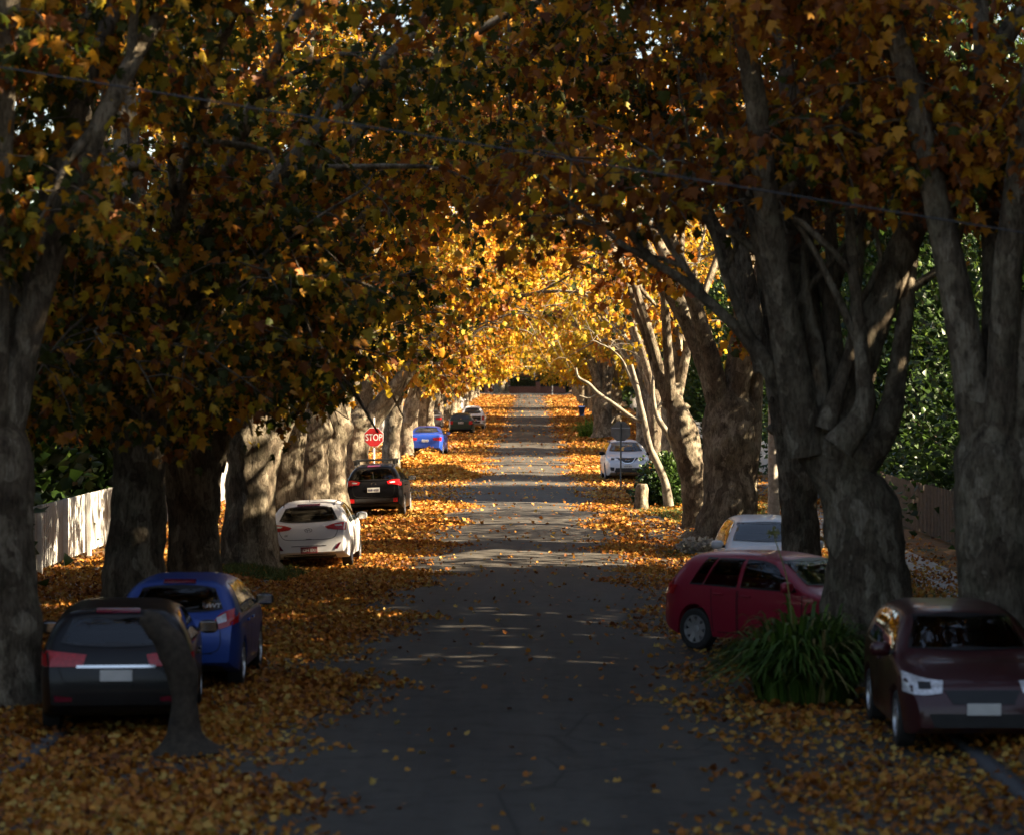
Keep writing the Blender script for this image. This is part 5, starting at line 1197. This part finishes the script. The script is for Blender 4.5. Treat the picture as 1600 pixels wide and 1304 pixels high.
tag(MB().tube(pts, [.009] * 30, 8).build('overhead_cable', simple('grey_cable', (.04, .04, .044), .85), None, smooth=True), 'grey overhead cable slanting across the top of the leaves', 'cable')
p0 = W(560, 570, 402); p1 = W(1060, 574, 402)
tag(MB().tube([p0, W(830, 573.2, 402), p1], [.05] * 3, 6).build('overhead_wire', simple('pale_wire', (.75, .72, .66), .5), None, smooth=True), 'pale overhead wire level across the end of the street', 'wire')
for q, lb in ((p0, 'left'), (p1, 'right')):
    g = gzf(q[0], q[1]); r = empty('utility_pole', (q[0], q[1], g), label='distant utility pole at the %s end of the pale wire' % lb, cat='pole')
    MB().tube([(0, 0, 0), (0, 0, q[2] - g + .6)], [.16, .12], 8).build('pole', M_TIMBER, r); MB().box((0, .12, q[2] - g + .1), (1.6, .1, .12)).build('crossarm', M_TIMBER, r)
# street name sign at the far corner
X, Y = (863 - 830) * 398 / F, 398.0; g = gzf(X, Y); r = empty('street_name_sign', (X, Y, g), label='small pale name blade on a pole at the far corner', cat='sign')
MB().tube([(0, 0, 0), (0, 0, 3.0)], [.05, .05], 8).build('pole', M_POLE, r); MB().box((.6, 0, 2.9), (1.2, .03, .22)).build('name_blade', M_WHITEP, r)
# wheelie bin
X, Y = W(909, 0, 262)[0], 262.0; g = gzf(X, Y); r = empty('wheelie_bin', (X, Y, g), label='blue wheelie bin at the far right kerb', cat='bin')
BB = simple('blue_plastic', (.02, .05, .16), .5); m = MB(); V = []
for z, a, b in ((.08, .22, .26), (.95, .29, .36)): V += [(-a, -b, z), (a, -b, z), (a, b, z), (-a, b, z)]
m.add(V, [(3, 2, 1, 0), (4, 5, 6, 7)] + [(k, (k + 1) % 4, (k + 1) % 4 + 4, k + 4) for k in range(4)]); m.build('bin_body', BB, r)
MB().box((0, -.02, .985), (.62, .8, .06), rot=Matrix.Rotation(R(4), 3, 'X'), bev=.02).build('lid', BB, r)
for sg in (-1, 1): MB().lathe([(.001, -.03), (.1, -.03), (.1, .03), (.001, .03)], n=14, c=(sg * .27, .26, .1), rot=Matrix.Rotation(R(90), 3, 'Y')).build('wheel', M_BLACKP, r)

# ================================================================== plants, fences and houses
M_CLUMP = leaf_material('strappy_leaf', [(0.0, (0.02, 0.045, 0.01)), (0.55, (0.07, 0.14, 0.022)), (0.85, (0.15, 0.22, 0.04)), (1.0, (0.26, 0.2, 0.08))], trans=0.3, rough=0.4)
strappy((1252 - 830) * 37.6 / F, 37.2, 1.12, 1.35, 900, 'big clump of strappy green leaves with a dry flower stalk beside the red hatchback', seed=4, mat=M_CLUMP)
M_FRESH = leaf_material('fresh_green_leaf', [(0.0, (0.03, 0.08, 0.012)), (0.6, (0.11, 0.24, 0.03)), (1.0, (0.24, 0.36, 0.06))], trans=0.35, rough=0.4)
strappy((925 - 830) * 196 / F, 196, 1.7, 1.7, 260, 'bright green strappy clump under the stout grey trunk on the right', seed=8, stalk=False, mat=M_FRESH)
strappy((945 - 830) * 194 / F, 194, 1.5, 1.5, 200, 'second strappy green clump, closer to the stout grey trunk', seed=9, stalk=False, mat=M_FRESH)
shrub((1040 - 830) * 96 / F, 96.5, 1.0, 1.0, 1.75, 3600, 'dark green shrub under the slender pale tree', mat=M_GREEN, size=.13, seed=12, tint=(.32, .25))
X, Y = W(1002, 0, 94)[0], 94.0; r = empty('tree_stump', (X, Y, gzf(X, Y)), label='squat grey stump at the left foot of the dark shrub', cat='stump')
m = MB(); rough_tube(m, np.array([(0, 0, -.05), (0, 0, .3), (.02, 0, .7), (.02, 0, .85)]), np.array([.3, .24, .22, .16]), 18, .35, 5); m.build('trunk', M_BARK, r, smooth=True)
shrub((1096 - 830) * 69 / F, 69.5, .5, .4, .42, 420, 'low plant with silvery white leaves at the foot of the wide trunk', name='silver_plant', mat=leaf_material('silver_leaf', [(0, (.2, .2, .18)), (1, (.6, .6, .56))]), size=.11, seed=14, tint=(.6, .25), stems=False, cat='plant')
picket_fence(-10.4, 30, 98, 1.35, 'long white picket fence behind the near left trunks', sp=.24)
picket_fence(-10.4, 126, 300, 1.35, 'white picket fence on the left beyond the side street', sp=.34)
picket_fence(10.3, 20, 98, 1.3, 'timber picket fence behind the near right trunks', mat=M_TIMBER, sp=.26)
picket_fence(10.3, 124, 300, 1.35, 'white picket fence on the right beyond the side street', sp=.34)
picket_fence(123.5, 10.4, 26, 1.4, 'short white picket fence facing us between the wide dark trunk and the timber pole', axis='x', sp=.26)
picket_fence(123.5, -26, -10.5, 1.4, 'short white picket fence facing us across the left side street', axis='x', sp=.26)
shrub(11.9, 121.5, 1.6, .9, .95, 1500, 'russet leaved bush before the short white picket fence on the right', mat=M_RED, size=.2, seed=22, kind='small', tint=(.2, .2))
shrub(-11.9, 62, 1.2, 3, 1.7, 1800, 'dark bush behind the picket fence between the two nearest whole trunks', size=.16, seed=23, kind='small', tint=(.3, .2))
house(-21, 52, 12, 9, 3.2, R(90), M_WEATHER, M_ROOFG, 'cream weatherboard house behind the near left trunks')
house(-21, 80, 12, 9, 3.2, R(90), M_BRICK, M_ROOF, 'brick house behind the middle left trunks')
house(-21, 145, 13, 9, 3.3, R(90), M_WEATHER2, M_ROOFG, 'grey weatherboard house on the left beyond the side street')
house(-21, 190, 13, 9, 3.3, R(90), M_BRICK, M_ROOF, 'brick house on the left beside the distant trunks')
house(24, 40, 12, 9, 3.2, R(-90), M_BRICK, M_ROOF, 'brick house behind the near right trunks')
house(26, 150, 13, 9, 3.2, R(-90), M_WEATHER, M_ROOFG, 'cream weatherboard house on the right beyond the side street')
house(26, 200, 13, 9, 3.2, R(-90), M_WEATHER2, M_ROOFG, 'grey weatherboard house on the right beside the distant trunks')
# the end of the street
zf = float(base_z(430))
house((835 - 830) * 446 / F, 446, 13, 9, 3.6, 0, M_BRICK, M_ROOFG, 'dark brick house with white verandah posts facing down the street', z0=zf + .5)
house((700 - 830) * 450 / F - 4, 450, 11, 9, 3.4, 0, M_WEATHER, M_ROOF, 'pale house left of the driveway at the end of the street', z0=zf + .3)
house((1000 - 830) * 450 / F + 4, 450, 12, 9, 3.4, 0, M_WEATHER2, M_ROOFG, 'grey house at the right of the end of the street', z0=zf + .3)
hedge(W(800, 0, 431)[0], W(885, 0, 431)[0], 431, 1.6, 2.2, 'clipped dark hedge above the low brick wall at the end of the street', n=2600, z0=zf)
root = empty('brick_wall', (0, 428.5, zf), label='low red brick garden wall closing the end of the street', cat='wall')
xa, xb = W(793, 0, 428.5)[0], W(884, 0, 428.5)[0]; MB().box(((xa + xb) / 2, 0, .42), (xb - xa, .25, .95), bev=.01).build('brickwork', M_BRICK, root); MB().box(((xa + xb) / 2, 0, .93), (xb - xa + .05, .33, .07)).build('coping', M_STONE, root)
for px, lb in ((760, 'brick gate pillar left of the heavy dark trunk'), (841, 'brick pillar in the low wall below the hedge')):
    X = W(px, 0, 428)[0]; r = empty('brick_pillar', (X, 427.9, zf), label=lb, cat='pillar'); MB().box((0, 0, .8), (.7, .7, 1.6), bev=.01).build('shaft', M_BRICK, r); MB().box((0, 0, 1.64), (.82, .82, .1), bev=.02).build('cap', M_STONE, r)
shrub(W(752, 0, 429)[0], 429, .7, .6, 1.3, 500, 'rounded shrub left of the brick gate pillar', size=.25, seed=31, kind='small', stems=False)
